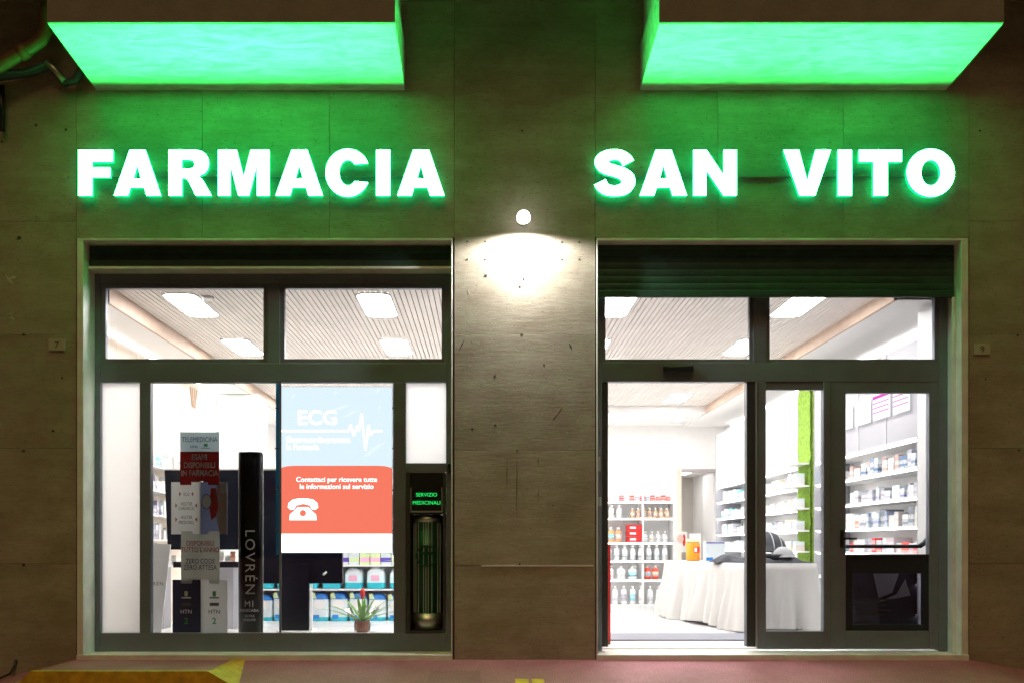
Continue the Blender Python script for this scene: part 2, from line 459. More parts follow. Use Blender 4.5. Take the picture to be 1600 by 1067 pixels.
M['yellow'] = mat('yellow_road_paint', (0.66,0.36,0.02), 0.6, var=0.25, vscale=14, bump=0.3, bscale=70)
M['asphalt'] = mat('asphalt', (0.05,0.05,0.05), 0.9, var=0.3, vscale=10, bump=0.5, bscale=120)
M['pipe'] = mat('tan_pipe', (0.22,0.12,0.05), 0.5, var=0.2)
M['cable_blue'] = mat('blue_grey_conduit', (0.05,0.08,0.10), 0.5)
M['plate'] = mat('number_plate_stone', (0.50,0.46,0.38), 0.5, var=0.1)
M['chip'] = mat('pale_stone_chip', (0.58,0.54,0.47), 0.8)
M['navy'] = mat('navy_black_panel', (0.018,0.020,0.034), 0.5)
M['notice'] = mat('faint_notice_ink', (0.035,0.035,0.04), 0.8)
M['dark_hole'] = mat('drill_hole_plug', (0.05,0.045,0.035), 0.9)
M['cartonA'] = varied('carton_cool', [(0.46,0.46,0.54),(0.30,0.30,0.38),(0.16,0.23,0.36),(0.57,0.58,0.62),(0.08,0.16,0.27),(0.49,0.30,0.27)])
M['cartonB'] = varied('carton_grey', [(0.45,0.45,0.49),(0.32,0.30,0.36),(0.57,0.57,0.59),(0.38,0.38,0.45),(0.14,0.18,0.43)])
M['cartonC'] = varied('carton_mixed', [(0.57,0.49,0.47),(0.74,0.24,0.15),(0.46,0.49,0.54),(0.27,0.34,0.49),(0.59,0.57,0.55),(0.19,0.22,0.27)])
M['cartonD'] = varied('carton_red', [(0.80,0.04,0.04),(0.74,0.07,0.05),(0.62,0.54,0.57),(0.80,0.11,0.08),(0.38,0.39,0.49)])
M['cartonE'] = varied('carton_pale', [(0.74,0.74,0.76),(0.62,0.65,0.70),(0.70,0.61,0.57),(0.57,0.68,0.68),(0.76,0.70,0.54),(0.19,0.57,0.70),(0.34,0.32,0.41)])
M['bottle_white'] = mat('white_bottle_plastic', (0.78,0.79,0.80), 0.3)
M['bottle_grey'] = mat('grey_bottle_plastic', (0.62,0.66,0.70), 0.3)
M['bottle_orange'] = mat('amber_bottle', (0.82,0.36,0.16), 0.3)
M['cap'] = mat('bottle_cap', (0.75,0.75,0.75), 0.4)

# ------------------------------------------------------------------ ground
def gz(x, y):
    z = -0.17*max(0.0, min(-y, 1.3))
    if x < -3.40: z -= min(0.20, (-3.40-x)*0.27)
    if x > 3.98: z -= min(0.14, (x-3.98)*0.19)
    return z
g = MB()
xs = [-60,-30,-12,-8,-6,-5] + [-4.6+0.1*i for i in range(14)] + [-3.0+0.25*i for i in range(28)] + [4.0+0.1*i for i in range(8)] + [5,6,8,12,30,60]
ys = [-80,-40,-20,-10,-5,-2.5,-1.3] + [-1.2+0.1*i for i in range(13)] + [0.26]
vs = [(x, y, gz(x, min(y, 0))) for y in ys for x in xs]
nx = len(xs)
g.add(vs, [(j*nx+i, j*nx+i+1, (j+1)*nx+i+1, (j+1)*nx+i) for j in range(len(ys)-1) for i in range(nx-1)], 0, True)
tag(g.build('pavement', M['red_ground'], origin=(0,0,0)), kind='structure')

# raised landing with yellow riser and flared ends, in front of the shop window
L0, L1, LF = -3.36, -2.04, -0.66
landing = MB().zprism([(-3.37,LF),(L1-0.03,LF),(PX(362),-0.002),(-3.37,-0.002)], -0.25, 0.0)
lo = tag(landing.build('landing', M['red_ground'], bevel=0.006), kind='structure')
rz = MB()                                           # painted riser skin, a little proud of the landing front
rz.add([(-3.62,LF-0.03,-0.21),(L1-0.03,LF-0.03,-0.21),(L1-0.03,LF-0.008,0.002),(-3.40,LF-0.008,0.002),
        (-3.62,LF+0.02,-0.21),(L1-0.03,LF+0.02,-0.21),(L1-0.03,LF+0.03,0.002),(-3.40,LF+0.03,0.002)],
       [(0,1,2,3),(3,2,6,7),(4,7,6,5),(0,3,7,4),(1,5,6,2),(0,4,5,1)])
rz.build('painted_riser', M['yellow'], lo)
fl = MB()                                           # yellow flare at the door side of the landing
fl.add([(L1-0.028,LF-0.03,0.002),(PX(364),-0.004,0.003),(PX(383),-0.004,0.003),(L1+0.20,LF-0.06,-0.118),
        (L1-0.028,LF-0.03,-0.25),(PX(364),-0.004,-0.25),(PX(383),-0.004,-0.25),(L1+0.20,LF-0.06,-0.25)],
       [(0,3,2,1),(4,5,6,7),(0,4,7,3),(3,7,6,2),(2,6,5,1),(1,5,4,0)])
fl.build('painted_flare', M['yellow'], lo)
for i, (a, b) in enumerate(((805,826),(831,850))):
    s_ = sca(-0.62)
    x0, x1 = (a-VX)/205.5, (b-VX)/205.5
    t = MB().add([(x0,-0.50,gz(0,-0.50)+0.004),(x0,-0.95,gz(0,-0.95)+0.004),(x1,-0.95,gz(0,-0.95)+0.004),(x1,-0.50,gz(0,-0.50)+0.004)], [(0,1,2,3)])
    tag(t.build('painted_mark', M['yellow']), kind='structure')
tag(MB().add([(PX(672,-0.3),-0.30,gz(0,-0.30)+0.004),(PX(668,-0.62),-0.75,gz(0,-0.75)+0.004),(PX(752,-0.62),-0.75,gz(0,-0.75)+0.004),(PX(750,-0.3),-0.30,gz(0,-0.30)+0.004)], [(0,1,2,3)]).build('pavement_patch', ground_mat('worn_patch', (0.44,0.145,0.19), (0.34,0.11,0.14))), kind='structure')
# ------------------------------------------------------------------ building facade
XL0, XL1, XR0, XR1 = PX(131), PX(705), PX(934), PX(1501)     # clear openings
ZT = PZ(377)                                                # their head
bld = thing('apartment_building', (0,0.1,0), 'stone clad apartment building front with two green lit balconies above the shop', 'building')
JT = 0.05
core = MB()
TOPZ = 6.4
for (a, b, z0, z1) in ((-7.0, XL0-0.05, -0.5, ZT+0.02), (XL1+0.012, XR0-0.012, -0.5, ZT+0.02), (XR1+0.06, 7.0, -0.5, ZT+0.02), (-7.0, 7.0, ZT+0.022, TOPZ)):
    core.box(a, b, 0.026, 0.27, z0, z1)
core.build('wall_core', M['grout'], bld)
G = 0.0012                                                    # half joint
def slab(x0, x1, z0, z1, proud=0.0):
    dy = random.uniform(-0.0015, 0.0015) - proud
    return MB().box(x0+G, x1-G, dy, 0.0255, z0+G, z1-G).build('stone_slab', M['stone'], bld, bevel=0.002)
rowz = [-0.5, 0.42, PZ(883), PZ(704), PZ(523), PZ(345), PZ(168), 5.4, 6.4]
cx0, cx1 = PX(119), PX(1514)
rows_side = [-0.45, PZ(880), PZ(700), PZ(523), PZ(346), 5.4, 6.4]
for i in range(len(rows_side)-1):                             # outer piers
    for a, b in ((-7.0,-5.55),(-5.55,cx0),(cx1,5.55),(5.55,7.0)):
        slab(a, b, rows_side[i], rows_side[i+1])
pc0, pc1 = PX(710), PX(930)
rows_p = [-0.45, PZ(883), PZ(704), PZ(523), 5.4, 6.4]
for i in range(len(rows_p)-1):
    slab(pc0, pc1, rows_p[i], rows_p[i+1])
for zs in ([ZT+0.03, 5.4, 6.4],):
    for i in range(2):
        for a, b in ((cx0, PX(316)), (PX(316), PX(515)), (PX(515), pc0), (pc1, PX(1122)), (PX(1122), PX(1318)), (PX(1318), cx1)):
            slab(a, b, zs[i], zs[i+1])
# drill holes and old plugs in the pillar and the side walls
def hole(px, py, r=0.008, sx=1.0):
    x, z = PX(px), PZ(py)
    MB().prism([(x + r*sx*math.cos(k*math.pi/4), z + r*math.sin(k*math.pi/4)) for k in range(8)], -0.0028, 0.004).build('drill_hole', M['dark_hole'], bld)
for p in ((730,378),(758,378),(730,406),(758,406),(878,379),(905,379),(878,406),(905,406)): hole(*p, 0.0075)
for p in ((812,448),(818,436),(815,523),(759,431),(773,588),(864,789),(812,881),(808,704),(738,670),(774,664),(850,570)): hole(*p, random.uniform(0.006,0.011), random.uniform(0.7,1.4))
for p in ((37,523),(37,704),(37,882),(97,590),(83,673),(30,372),(1531,205),(1590,524),(1592,703),(1540,592),(56,196),(816,205),(103,203),(3,222)): hole(*p, random.uniform(0.007,0.013), random.uniform(0.8,1.4))
# scratches and chips on the pillar (pale gouges)
def gouge(x0, y0, x1, y1, w=0.004, m='dark_hole'):
    a = Vector((PX(x0), 0, PZ(y0))); b = Vector((PX(x1), 0, PZ(y1)))
    d = (b-a).normalized(); n = Vector((-d.z, 0, d.x))*w
    pts = [(p.x, p.z) for p in (a, a*0.5+b*0.5-n, b, a*0.5+b*0.5+n)]
    MB().prism(pts, -0.0026, 0.004).build('scratch', M[m], bld)
gouge(727,528,716,551,0.005); gouge(889,536,894,547,0.008); gouge(774,583,772,592,0.006); gouge(808,706,807,812,0.004)
gouge(732,452,733,461,0.005,'chip'); gouge(792,712,792,770,0.003); gouge(841,712,841,728,0.003); gouge(841,760,841,785,0.003)
gouge(863,655,878,635,0.002,'chip')
for (a, b, c, d) in ((8,430,22,446),(10,490,24,502),(14,436,28,432),(12,496,20,490)): gouge(a, b, c, d, 0.014, 'chip')
# old fillet ledges: thin proud stone strips on the pillar joints
MB().box(PX(752), PX(927), -0.006, 0.003, PZ(884.2), PZ(882.2)).build('stone_fillet', M['marble'], bld)
# marble surrounds (jambs, heads), sills
def surround(x0, x1, wl, wr):
    MB().box(x0-wl, x0, -0.012, 0.27, 0.0, ZT).build('jamb', M['marble'], bld, bevel=0.003)
    MB().box(x1, x1+wr, -0.012, 0.27, 0.0, ZT).build('jamb', M['marble'], bld, bevel=0.003)
    MB().box(x0-wl, x1+wr, -0.012, 0.27, ZT+0.001, ZT+0.022).build('head', M['marble'], bld, bevel=0.003)
    MB().box(x0-wl-0.002, x1+wr+0.002, -0.02, 0.36, -0.02, 0.042).build('sill', M['marble'], bld, bevel=0.004)
surround(XL0, XL1, 0.052, 0.010)
surround(XR0, XR1, 0.010, 0.058)
# balconies: slab with a gently rising soffit, sides, parapet
def balcony(x0f, x1f, ext0, ext1):
    yw, yf = 0.0, -0.80
    zb, zf, zt = PZ(142), CZ + (HZ-38)/sca(yf), PZ(70)
    m = MB()
    def prof(x):
        return [(x,0.02,zb),(x,yf,zf),(x,yf,zt+0.012),(x,0.02,zt)]
    vs = prof(x0f) + prof(x1f)
    m.add(vs, [(0,1,5,4)], 0)                                  # soffit
    m.add(vs, [(1,2,6,5),(2,3,7,6),(0,3,2,1),(4,5,6,7),(3,0,4,7)], 0)
    b = m.build('balcony_slab', M['plaster'], bld, bevel=0.006)
    MB().box(x0f+0.03, x1f-0.03, yf+0.03, yf+0.13, zt+0.012, 5.95).build('parapet', M['plaster'], b)
    MB().box(x0f+0.03, x0f+0.13, yf+0.131, 0.0, zt+0.013, 5.95).build('parapet', M['plaster'], b)
    MB().box(x1f-0.13, x1f-0.03, yf+0.131, 0.0, zt+0.013, 5.95).build('parapet', M['plaster'], b)
    fascia = MB().box(x0f-0.002, x1f+0.002, yf-0.012, yf-0.002, zf+0.004, zt+0.010)
    fascia.build('fascia', M['fascia'], b)
MB().box(-7.0, 7.0, -1.1, 0.02, 6.12, 6.4).build('added_shade_slab', M['grout'], bld)  # out-of-view dark slab, added to shade the wall between the balconies
balcony(PX(75,-0.8), PX(617,-0.8), 0, 0)
balcony(PX(1030,-0.8), PX(1567,-0.8), 0, 0)

# ------------------------------------------------------------------ illuminated lettering
def arc(cx, cy_, rx, ry, a0, a1, n):
    return [(cx+rx*math.cos(R(a0+(a1-a0)*i/n)), cy_+ry*math.sin(R(a0+(a1-a0)*i/n))) for i in range(n+1)]
def catmull(P, n=6):
    out = []
    for i in range(len(P)-1):
        p0, p1, p2, p3 = P[max(i-1,0)], P[i], P[i+1], P[min(i+2,len(P)-1)]
        for k in range(n):
            t = k/n
            out.append(tuple(0.5*((2*b)+(-a+c)*t+(2*a-5*b+4*c-d)*t*t+(-a+3*b-3*c+d)*t**3) for a,b,c,d in zip(p0,p1,p2,p3)))
    out.append(P[-1]); return out
def stroke(P):
    P = catmull(P); l, r = [], []
    for i, (x, y, h) in enumerate(P):
        a, b = P[max(i-1,0)], P[min(i+1,len(P)-1)]
        dx, dy = b[0]-a[0], b[1]-a[1]; q = math.hypot(dx, dy)
        l.append((x-dy/q*h, y+dx/q*h)); r.append((x+dy/q*h, y-dx/q*h))
    return l + r[::-1]
A_ = [[(0,0),(.31,0),(.365,.18),(.665,.18),(.72,0),(1.03,0),(.69,1),(.35,1)], [(.43,.37),(.515,.68),(.60,.37)]]
I_ = [[(0,0),(.30,0),(.30,1),(0,1)]]
GL = {
 'F': [[(0,0),(.30,0),(.30,.405),(.70,.405),(.70,.615),(.30,.615),(.30,.745),(.757,.745),(.757,1),(0,1)]],
 'A': A_, 'I': I_,
 'R': [[(0,0),(.29,0),(.29,.385),(.36,.385),(.43,.34),(.60,0),(.94,0),(.76,.32),(.66,.43),(.79,.49),(.86,.58),(.885,.70),(.87,.81),(.82,.90),(.74,.965),(.62,1),(0,1)],
       [(.29,.585),(.29,.79),(.46,.79),(.545,.765),(.58,.69),(.545,.61),(.46,.585)]],
 'M': [[(0,0),(.265,0),(.265,.70),(.445,0),(.675,0),(.855,.70),(.855,0),(1.12,0),(1.12,1),(.715,1),(.56,.385),(.405,1),(0,1)]],
 'C': [arc(.485,.5,.485,.525,24,336,40) + arc(.49,.5,.195,.285,318,42,28)],
 'S': [stroke([(.755,.715,.135),(.70,.805,.125),(.59,.880,.115),(.45,.900,.112),(.29,.872,.12),(.172,.775,.14),(.185,.675,.14),(.28,.60,.13),(.45,.545,.125),(.62,.485,.13),(.74,.385,.145),(.75,.265,.145),(.66,.148,.128),(.46,.102,.113),(.285,.13,.12),(.185,.205,.13),(.135,.295,.138)])],
 'N': [[(0,0),(.28,0),(.28,.57),(.665,0),(.95,0),(.95,1),(.67,1),(.67,.43),(.285,1),(0,1)]],
 'V': [[(0,1),(.335,1),(.52,.30),(.705,1),(1.035,1),(.69,0),(.35,0)]],
 'T': [[(.315,0),(.625,0),(.625,.745),(.935,.745),(.935,1),(0,1),(0,.745),(.315,.745)]],
 'O': [arc(.525,.5,.525,.525,0,351,39), arc(.525,.5,.215,.285,0,351,39)],
}
YF = -0.07                                            # front of the letters
def letter(ch, px, parent, name='letter'):
    cap = 71.0/sca(YF)
    if ch == 'S':                                       # a swept ribbon: front, back and returns built as quads
        ol = GL['S'][0]; n = len(ol)//2
        l_, r_ = ol[:n], ol[n:][::-1]
        vs = [(x*cap, y*cap, z) for z in (0.017,-0.017) for lp in (l_,r_) for x, y in lp]
        fs = []
        for i in range(n-1):
            fs += [(i, n+i, n+i+1, i+1), (2*n+i, 2*n+i+1, 3*n+i+1, 3*n+i), (i, i+1, 2*n+i+1, 2*n+i), (n+i, 3*n+i, 3*n+i+1, n+i+1)]
        fs += [(0, 2*n, 3*n, n), (n-1, 2*n-1, 4*n-1, 3*n-1)]
        me = bpy.data.meshes.new('letter'); me.from_pydata(vs, [], fs)
    else:
        me = splines_mesh([[(x*cap, y*cap) for x, y in sp] for sp in GL[ch]], 0.034, 0.0)
    me.materials.clear(); me.materials.append(M['letter']); me.materials.append(M['letter_side']); me.materials.append(M['letter_back'])
    # local z of the outline points to the street
    for v in me.vertices:
        x, y, z = v.co; v.co = (x, -z, y)
    me.update()
    for p in me.polygons:
        yc = sum(me.vertices[i].co.y for i in p.vertices)/len(p.vertices)
        p.material_index = 0 if yc < -0.0165 else (2 if yc > 0.0165 else 1)
    x0, z0 = PX(px, YF), PZ(306.0, YF)
    loc = Vector((x0, YF+0.017, z0))
    o = put(name, me, loc, parent)
    return o
def sign(word, pxs, label, rail0, rail1):
    e = thing('illuminated_sign', (PX((pxs[0]+pxs[-1])/2), -0.01, PZ(306)), label, 'sign')
    for ch, px in zip(word, pxs): letter(ch, px, e)
    MB().box(PX(rail0), PX(rail1), -0.030, -0.004, PZ(279), PZ(271)).build('mounting_rail', M['rail'], e)
    for ch, px in zip(word, pxs):
        x = PX(px+24)
        MB().tube([(x,-0.036,PZ(275)),(x,-0.0302,PZ(275))], 0.012).build('spacer', M['rail'], e)
sign('FARMACIA', [122.5,178,263.5,341,431,509,588,621], 'glowing green channel letters reading FARMACIA over the shop window', 140, 672)
sign('SANVITO', [928,1000,1083.5,1224.5,1309.5,1342.5,1417], 'glowing green channel letters reading SAN VITO over the shop door', 940, 1470)

# ------------------------------------------------------------------ wall lamp on the pillar
lx, lz = PX(818,-0.17), PZ(347.5,-0.17)
lamp = thing('wall_lamp', (lx,-0.002,lz), 'small bright round wall lamp shining down the stone pillar', 'lamp')
MB().prism([(lx+0.04*math.cos(2*math.pi*k/16), lz+0.07+0.04*math.sin(2*math.pi*k/16)) for k in range(16)], -0.022, -0.002).build('back_plate', M['lampbody'], lamp)
MB().tube([(lx,-0.0221,lz+0.07),(lx,-0.10,lz+0.065),(lx,-0.125,lz+0.045)], 0.012).build('arm', M['lampbody'], lamp)
MB().lathe([(0.040,0.0),(0.050,0.008),(0.055,0.030),(0.054,0.050),(0.046,0.070),(0.031,0.085),(0.014,0.092),(0.003,0.094)], (lx,-0.17,lz), 24).build('globe', M['lampglass'], lamp)
ld = bpy.data.lights.new('wall_lamp_beam', 'SPOT')
ld.energy = 58.0; ld.color = (1.0,0.965,0.93); ld.spot_size = R(171); ld.spot_blend = 0.35; ld.shadow_soft_size = 0.035
lo2 = bpy.data.objects.new('wall_lamp_beam', ld)
lo2.parent = lamp; lo2.location = (0, -0.168, -0.010)
col.objects.link(lo2)

# ------------------------------------------------------------------ shop front frames
YF2 = 0.20
def fb(x0, x1, y0, y1, parent, name, m='frame', d0=0.0, d1=0.07, bevel=0.004):
    Y = YF2
    return MB().box(PX(x0,Y), PX(x1,Y), Y+d0, Y+d1, PZ(y1,Y), PZ(y0,Y)).build(name, M[m], parent, bevel=bevel)
def pane(x0, x1, y0, y1, parent, m='glass', Y=0.237, name='pane', t=0.008):
    return MB().box(PX(x0,YF2)-0.006, PX(x1,YF2)+0.006, Y, Y+t, PZ(y1,YF2)-0.006, PZ(y0,YF2)+0.006).build(name, M[m], parent)
def bead(x0, x1, y0, y1, parent, w=4.0, d0=0.012):
    """inner glazing bead round a pane, set back from the frame"""
    fb(x0, x0+w, y0+w, y1-w, parent, 'glazing_bead', 'frame', d0, 0.06, 0.002)
    fb(x1-w, x1, y0+w, y1-w, parent, 'glazing_bead', 'frame', d0, 0.06, 0.002)
    fb(x0, x1, y0, y0+w, parent, 'glazing_bead', 'frame', d0, 0.06, 0.002)
    fb(x0, x1, y1-w, y1, parent, 'glazing_bead', 'frame', d0, 0.06, 0.002)

w = thing('shop_window', (PX(425,YF2),YF2,0.042), 'wide grey framed shop window with a poster display and cardboard stands behind it', 'window')
FB, FR = PZ(1018,YF2), 703
fb(144.5, 157, 428, 1018, w, 'stile'); fb(697, 706, 428, 1018, w, 'stile')
fb(157.05, 696.95, 428, 443, w, 'rail'); fb(157.05, 696.95, 567, 597, w, 'transom'); fb(157.05, 696.95, 988.5, 1018, w, 'rail')
fb(418, 437, 443.05, 566.95, w, 'mullion')
for a, b in ((157.05,417.95),(437.05,696.95)):
    bead(a, b, 443.05, 566.95, w, 7.0); pane(a+7, b-7, 450, 560, w)
fb(218, 235, 597.05, 988.45, w, 'mullion'); fb(615, 634, 597.05, 988.45, w, 'mullion')
fb(634.05, 696.95, 723, 737, w, 'rail')
pane(157, 218, 597, 988.5, w, 'opal', name='opal_panel')
pane(634, 697, 597, 723, w, 'opal', name='opal_panel')
pane(235, 435.0, 597, 988.5, w); pane(437.5, 615, 597, 988.5, w)
MB().box(PX(434.6,YF2), PX(437.9,YF2), 0.236, 0.246, PZ(988.4,YF2), PZ(597.1,YF2)).build('glass_joint', M['frame'], w)
MB().box(PX(131)+0.002, PX(705)-0.002, 0.068, 0.27, PZ(428,YF2)+0.001, PZ(418,0.1)-0.002).build('lintel_strip', M['marble'], w)

# roller shutters rolled up under the head
def shutter(x0, x1, zbot, label):
    t = thing('roller_shutter', ((x0+x1)/2, 0.10, zbot), label, 'shutter')
    z = zbot + 0.062
    MB().box(x0, x1, 0.085, 0.118, zbot, zbot+0.058).build('bottom_bar', M['shutter'], t, bevel=0.005)
    prof = [(0.0,0.0),(-0.003,0.004),(-0.005,0.022),(-0.0045,0.040),(-0.002,0.054),(0.001,0.0565)]
    pm = MB()
    n = len(prof); L = x1-x0
    vs = [(0, y, zz) for y, zz in prof] + [(L, y, zz) for y, zz in prof] + [(0, y+0.012, zz) for y, zz in prof] + [(L, y+0.012, zz) for y, zz in prof]
    fs = [(i, i+n, i+1+n, i+1) for i in range(n-1)] + [(2*n+i, 2*n+i+1, 3*n+i+1, 3*n+i) for i in range(n-1)] + [(0,2*n,3*n,n),(n-1,2*n-1,4*n-1,3*n-1)]
    pm.add(vs, fs, 0, False)
    me = pm.mesh('slat', M['shutter'])
    while z < ZT - 0.01:
        put('slat', me, (x0, 0.10, z), t); z += 0.0575
shutter(XL0+0.004, XL1-0.004, PZ(418,0.1), 'short end of the rolled up metal shutter over the shop window')
shutter(XR0+0.004, XR1-0.004, PZ(465,0.1), 'dark green lit roller shutter lowered a little over the shop door')

d = thing('shop_door', (PX(1207,YF2),YF2,0.042), 'grey framed shop entrance with an open sliding leaf and a glazed side door', 'door')
fb(932.5, 941, 440, 1016, d, 'stile'); fb(1467, 1481, 440, 1016, d, 'stile')
fb(941.05, 1466.95, 440, 450, d, 'rail'); fb(941.05, 1466.95, 566, 596, d, 'transom')
fb(1177, 1198, 450.05, 565.95, d, 'mullion')
for a, b in ((941.05,1176.95),(1198.05,1466.95)):
    bead(a, b, 450.05, 565.95, d, 5.5); pane(a+5, b-5, 455, 561, d)
fb(1167.5, 1181, 596.05, 1010, d, 'post', 'frame_dark', 0.012, 0.09)
fb(1181.05, 1183.5, 596.05, 1012, d, 'edge_strip', 'steel', -0.004, 0.05)
fb(941.05, 950.5, 596.05, 1010, d, 'post', 'frame_dark', 0.012, 0.09)
fb(1183.55, 1197, 596.05, 1013, d, 'leaf_stile'); fb(1287, 1297, 596.05, 1013, d, 'leaf_stile')
fb(1197.05, 1286.95, 596.05, 608, d, 'leaf_rail', 'frame', 0.01, 0.06); fb(1197.05, 1286.95, 985.5, 1013, d, 'leaf_rail')
pane(1197, 1287, 608, 985.5, d)
fb(1297.05, 1322, 596.05, 1013, d, 'door_stile', 'frame', 0.004, 0.07); fb(1452.5, 1466.95, 596.05, 1013, d, 'door_stile', 'frame', 0.004, 0.07)
fb(1322.05, 1452.45, 596.05, 613, d, 'door_rail', 'frame', 0.004, 0.07); fb(1322.05, 1452.45, 865.5, 868, d, 'door_rail', 'frame_dark', 0.004, 0.07)
pane(1322, 1452.5, 613, 865.5, d)
fb(1322.05, 1334, 868.05, 985, d, 'kick_panel', 'navy', 0.014, 0.05); fb(1443, 1452.45, 868.05, 985, d, 'kick_panel', 'navy', 0.014, 0.05)
fb(1334.05, 1442.95, 868.05, 895.5, d, 'kick_panel', 'navy', 0.014, 0.05); fb(1334.05, 1442.95, 975, 985, d, 'kick_panel', 'navy', 0.014, 0.05)
pane(1334, 1443, 895.5, 975, d, 'glass_tint')
fb(1322.05, 1452.45, 985.05, 1013, d, 'door_rail', 'frame', 0.004, 0.07)
# lever handle and lock rosette
hx, hz = PX(1315,YF2), PZ(841,YF2)
h = MB().box(hx-0.014, hx+0.014, 0.186, 0.2035, hz-0.075, hz+0.075).build('handle', M['black'], d, bevel=0.006)
MB().tube([(hx,0.1855,hz),(hx,0.150,hz),(hx+0.03,0.146,hz),(hx+0.105,0.148,hz)], 0.009).build('lever', M['black'], h)
# panic bar behind the glass
pb = MB().tube([(PX(1322,0.3),0.31,PZ(853,0.3)),(PX(1438,0.3),0.31,PZ(853,0.3))], 0.016).build('push_bar', M['fab_dark'], d)
MB().tube([(PX(1437.5,0.3),0.31,PZ(853,0.3)),(PX(1445,0.3),0.31,PZ(848,0.3)),(PX(1453,0.3),0.31,PZ(838,0.3))], 0.02).build('bar_end', M['fab_dark'], pb)
# small steel plates on the closing stile, sensor over the door
MB().box(PX(935,YF2), PX(938.5,YF2), 0.186, 0.1995, PZ(736,YF2), PZ(713,YF2)).build('lock_plate', M['steel'], d, bevel=0.003)
MB().box(PX(935,YF2), PX(939.5,YF2), 0.186, 0.1995, PZ(790,YF2), PZ(776,YF2)).build('key_switch', M['steel'], d, bevel=0.003)
sx0, sx1 = PX(1036,YF2), PX(1082,YF2)
sen = MB().prism([(sx0,PZ(582,YF2)),(sx1,PZ(582,YF2)),(sx1,PZ(572,YF2)),(sx0+0.05,PZ(574,YF2)),(sx0,PZ(573,YF2))], 0.155, 0.1995).build('motion_sensor', M['black'], d, bevel=0.006)
# faint notice lines printed on the tinted lower pane
for i, (wd, py) in enumerate(((62,936),(50,945),(58,953),(46,960),(30,972))):
    MB().box(PX(1338,YF2), PX(1338+wd,YF2), 0.2345, 0.2364, PZ(py+1.2,YF2), PZ(py-1.0,YF2)).build('notice_line', M['notice'], d)
# grey reveal cover strip on the far jamb: shutter guide
MB().box(XR1-0.028, XR1-0.002, 0.07, 0.085, 0.05, PZ(466,0.1)).build('shutter_guide', M['marble'], d)

# night service hatch with rotating drum, built into the window frame
Yh = 0.19
hs = thing('service_hatch', (PX(667,Yh),Yh,0.06), 'dark night service hatch with a green LED text and a steel drum', 'hatch')
x0, x1 = PX(634.5,YF2), PX(696.5,YF2)
za, zb = PZ(988,YF2), PZ(737.5,YF2)
zc, zd = PZ(802,YF2), PZ(760,YF2)                   # drum opening top / screen
fr0, fr1 = PX(641,YF2), PX(692,YF2)
MB().box(x0, fr0, 0.192, 0.50, za, zb).build('side_panel', M['frame_dark'], hs, bevel=0.003)
MB().box(fr1, x1, 0.192, 0.50, za, zb).build('side_panel', M['frame_dark'], hs, bevel=0.003)
MB().box(fr0+0.001, fr1-0.001, 0.196, 0.50, zc, zb).build('head_panel', M['black'], hs, bevel=0.003)
MB().box(fr0+0.001, fr1-0.001, 0.196, 0.50, za, PZ(985,YF2)).build('foot_panel', M['frame_dark'], hs)
MB().box(fr0+0.001, fr1-0.001, 0.49, 0.50, PZ(985,YF2)+0.001, zc-0.001).build('back_panel', M['black'], hs)
dcx = (fr0+fr1)/2; dr = (fr1-fr0)/2-0.012
zb0, zb1 = PZ(984,YF2), PZ(806,YF2)
dm = MB().lathe([(dr,0),(dr,0.14)], (dcx,0.34,zb0), 40).build('drum', M['steel'], hs)
MB().lathe([(dr,0),(dr,zb1-zb0-0.141-0.05)], (dcx,0.34,zb0+0.141), 40).build('green_band', M['drum_green'], dm)
MB().lathe([(dr,0),(dr,0.049)], (dcx,0.34,zb1-0.049), 40).build('steel_band', M['steel'], dm)
for k, a in enumerate((-62,-48,-34,-12,-3,6,20,46,60)):
    aa = R(a-90); xx, yy = dcx+(dr+0.001)*math.cos(aa), 0.34+(dr+0.001)*math.sin(aa)
    MB().box(xx-0.0035, xx+0.0035, yy-0.002, yy+0.003, zb0+0.145, zb1-0.052).build('steel_stripe', M['steel'], dm)
def ring(cx, cz, r, w_, y0, y1, n=28):
    mb = MB()
    vs = [(cx+rr*math.cos(2*math.pi*k/n), y, cz+rr*math.sin(2*math.pi*k/n)) for y in (y0,y1) for rr in (r, r-w_) for k in range(n)]
    fs = []
    for k in range(n):
        j = (k+1)%n
        fs += [(k, j, n+j, n+k), (2*n+k, 3*n+k, 3*n+j, 2*n+j), (k, 2*n+k, 2*n+j, j), (n+k, n+j, 3*n+j, 3*n+k)]
    return mb.add(vs, fs)
lzc = PZ(868,YF2)
emb = ring(dcx, lzc, 0.092, 0.010, 0.205, 0.2095).build('emblem_ring', M['drum_green'], hs)
MB().box(dcx-0.012, dcx+0.012, 0.205, 0.2095, lzc-0.078, lzc+0.078).build('emblem_stem', M['drum_green'], emb)
MB().box(dcx-0.05, dcx-0.0125, 0.205, 0.2095, lzc+0.012, lzc+0.034).build('emblem_arm', M['drum_green'], emb)
MB().box(dcx+0.0125, dcx+0.05, 0.205, 0.2095, lzc+0.012, lzc+0.034).build('emblem_arm', M['drum_green'], emb)
for xx in (fr0+0.003, fr1-0.011):
    MB().box(xx, xx+0.008, 0.182, 0.1955, PZ(797,YF2), PZ(761,YF2)).build('screen_clip', M['steel'], hs)
MB().box(fr0+0.003, fr1-0.003, 0.182, 0.1955, PZ(800,YF2), PZ(797.5,YF2)).build('screen_clip', M['steel'], hs)
text_mb('SERVIZIO', 0.032, dcx, PZ(775,YF2), 0.1945, 0.0, 1.0).build('led_text', M['ledgreen'], hs)
text_mb('MEDICINALI', 0.032, dcx, PZ(787.5,YF2), 0.1945, 0.0, 1.0).build('led_text', M['ledgreen'], hs)
MB().box(PX(699.5,YF2), PX(704.5,YF2), 0.165, 0.1995, PZ(738,YF2), PZ(724,YF2)).build('camera_eye', M['black'], hs, bevel=0.005)

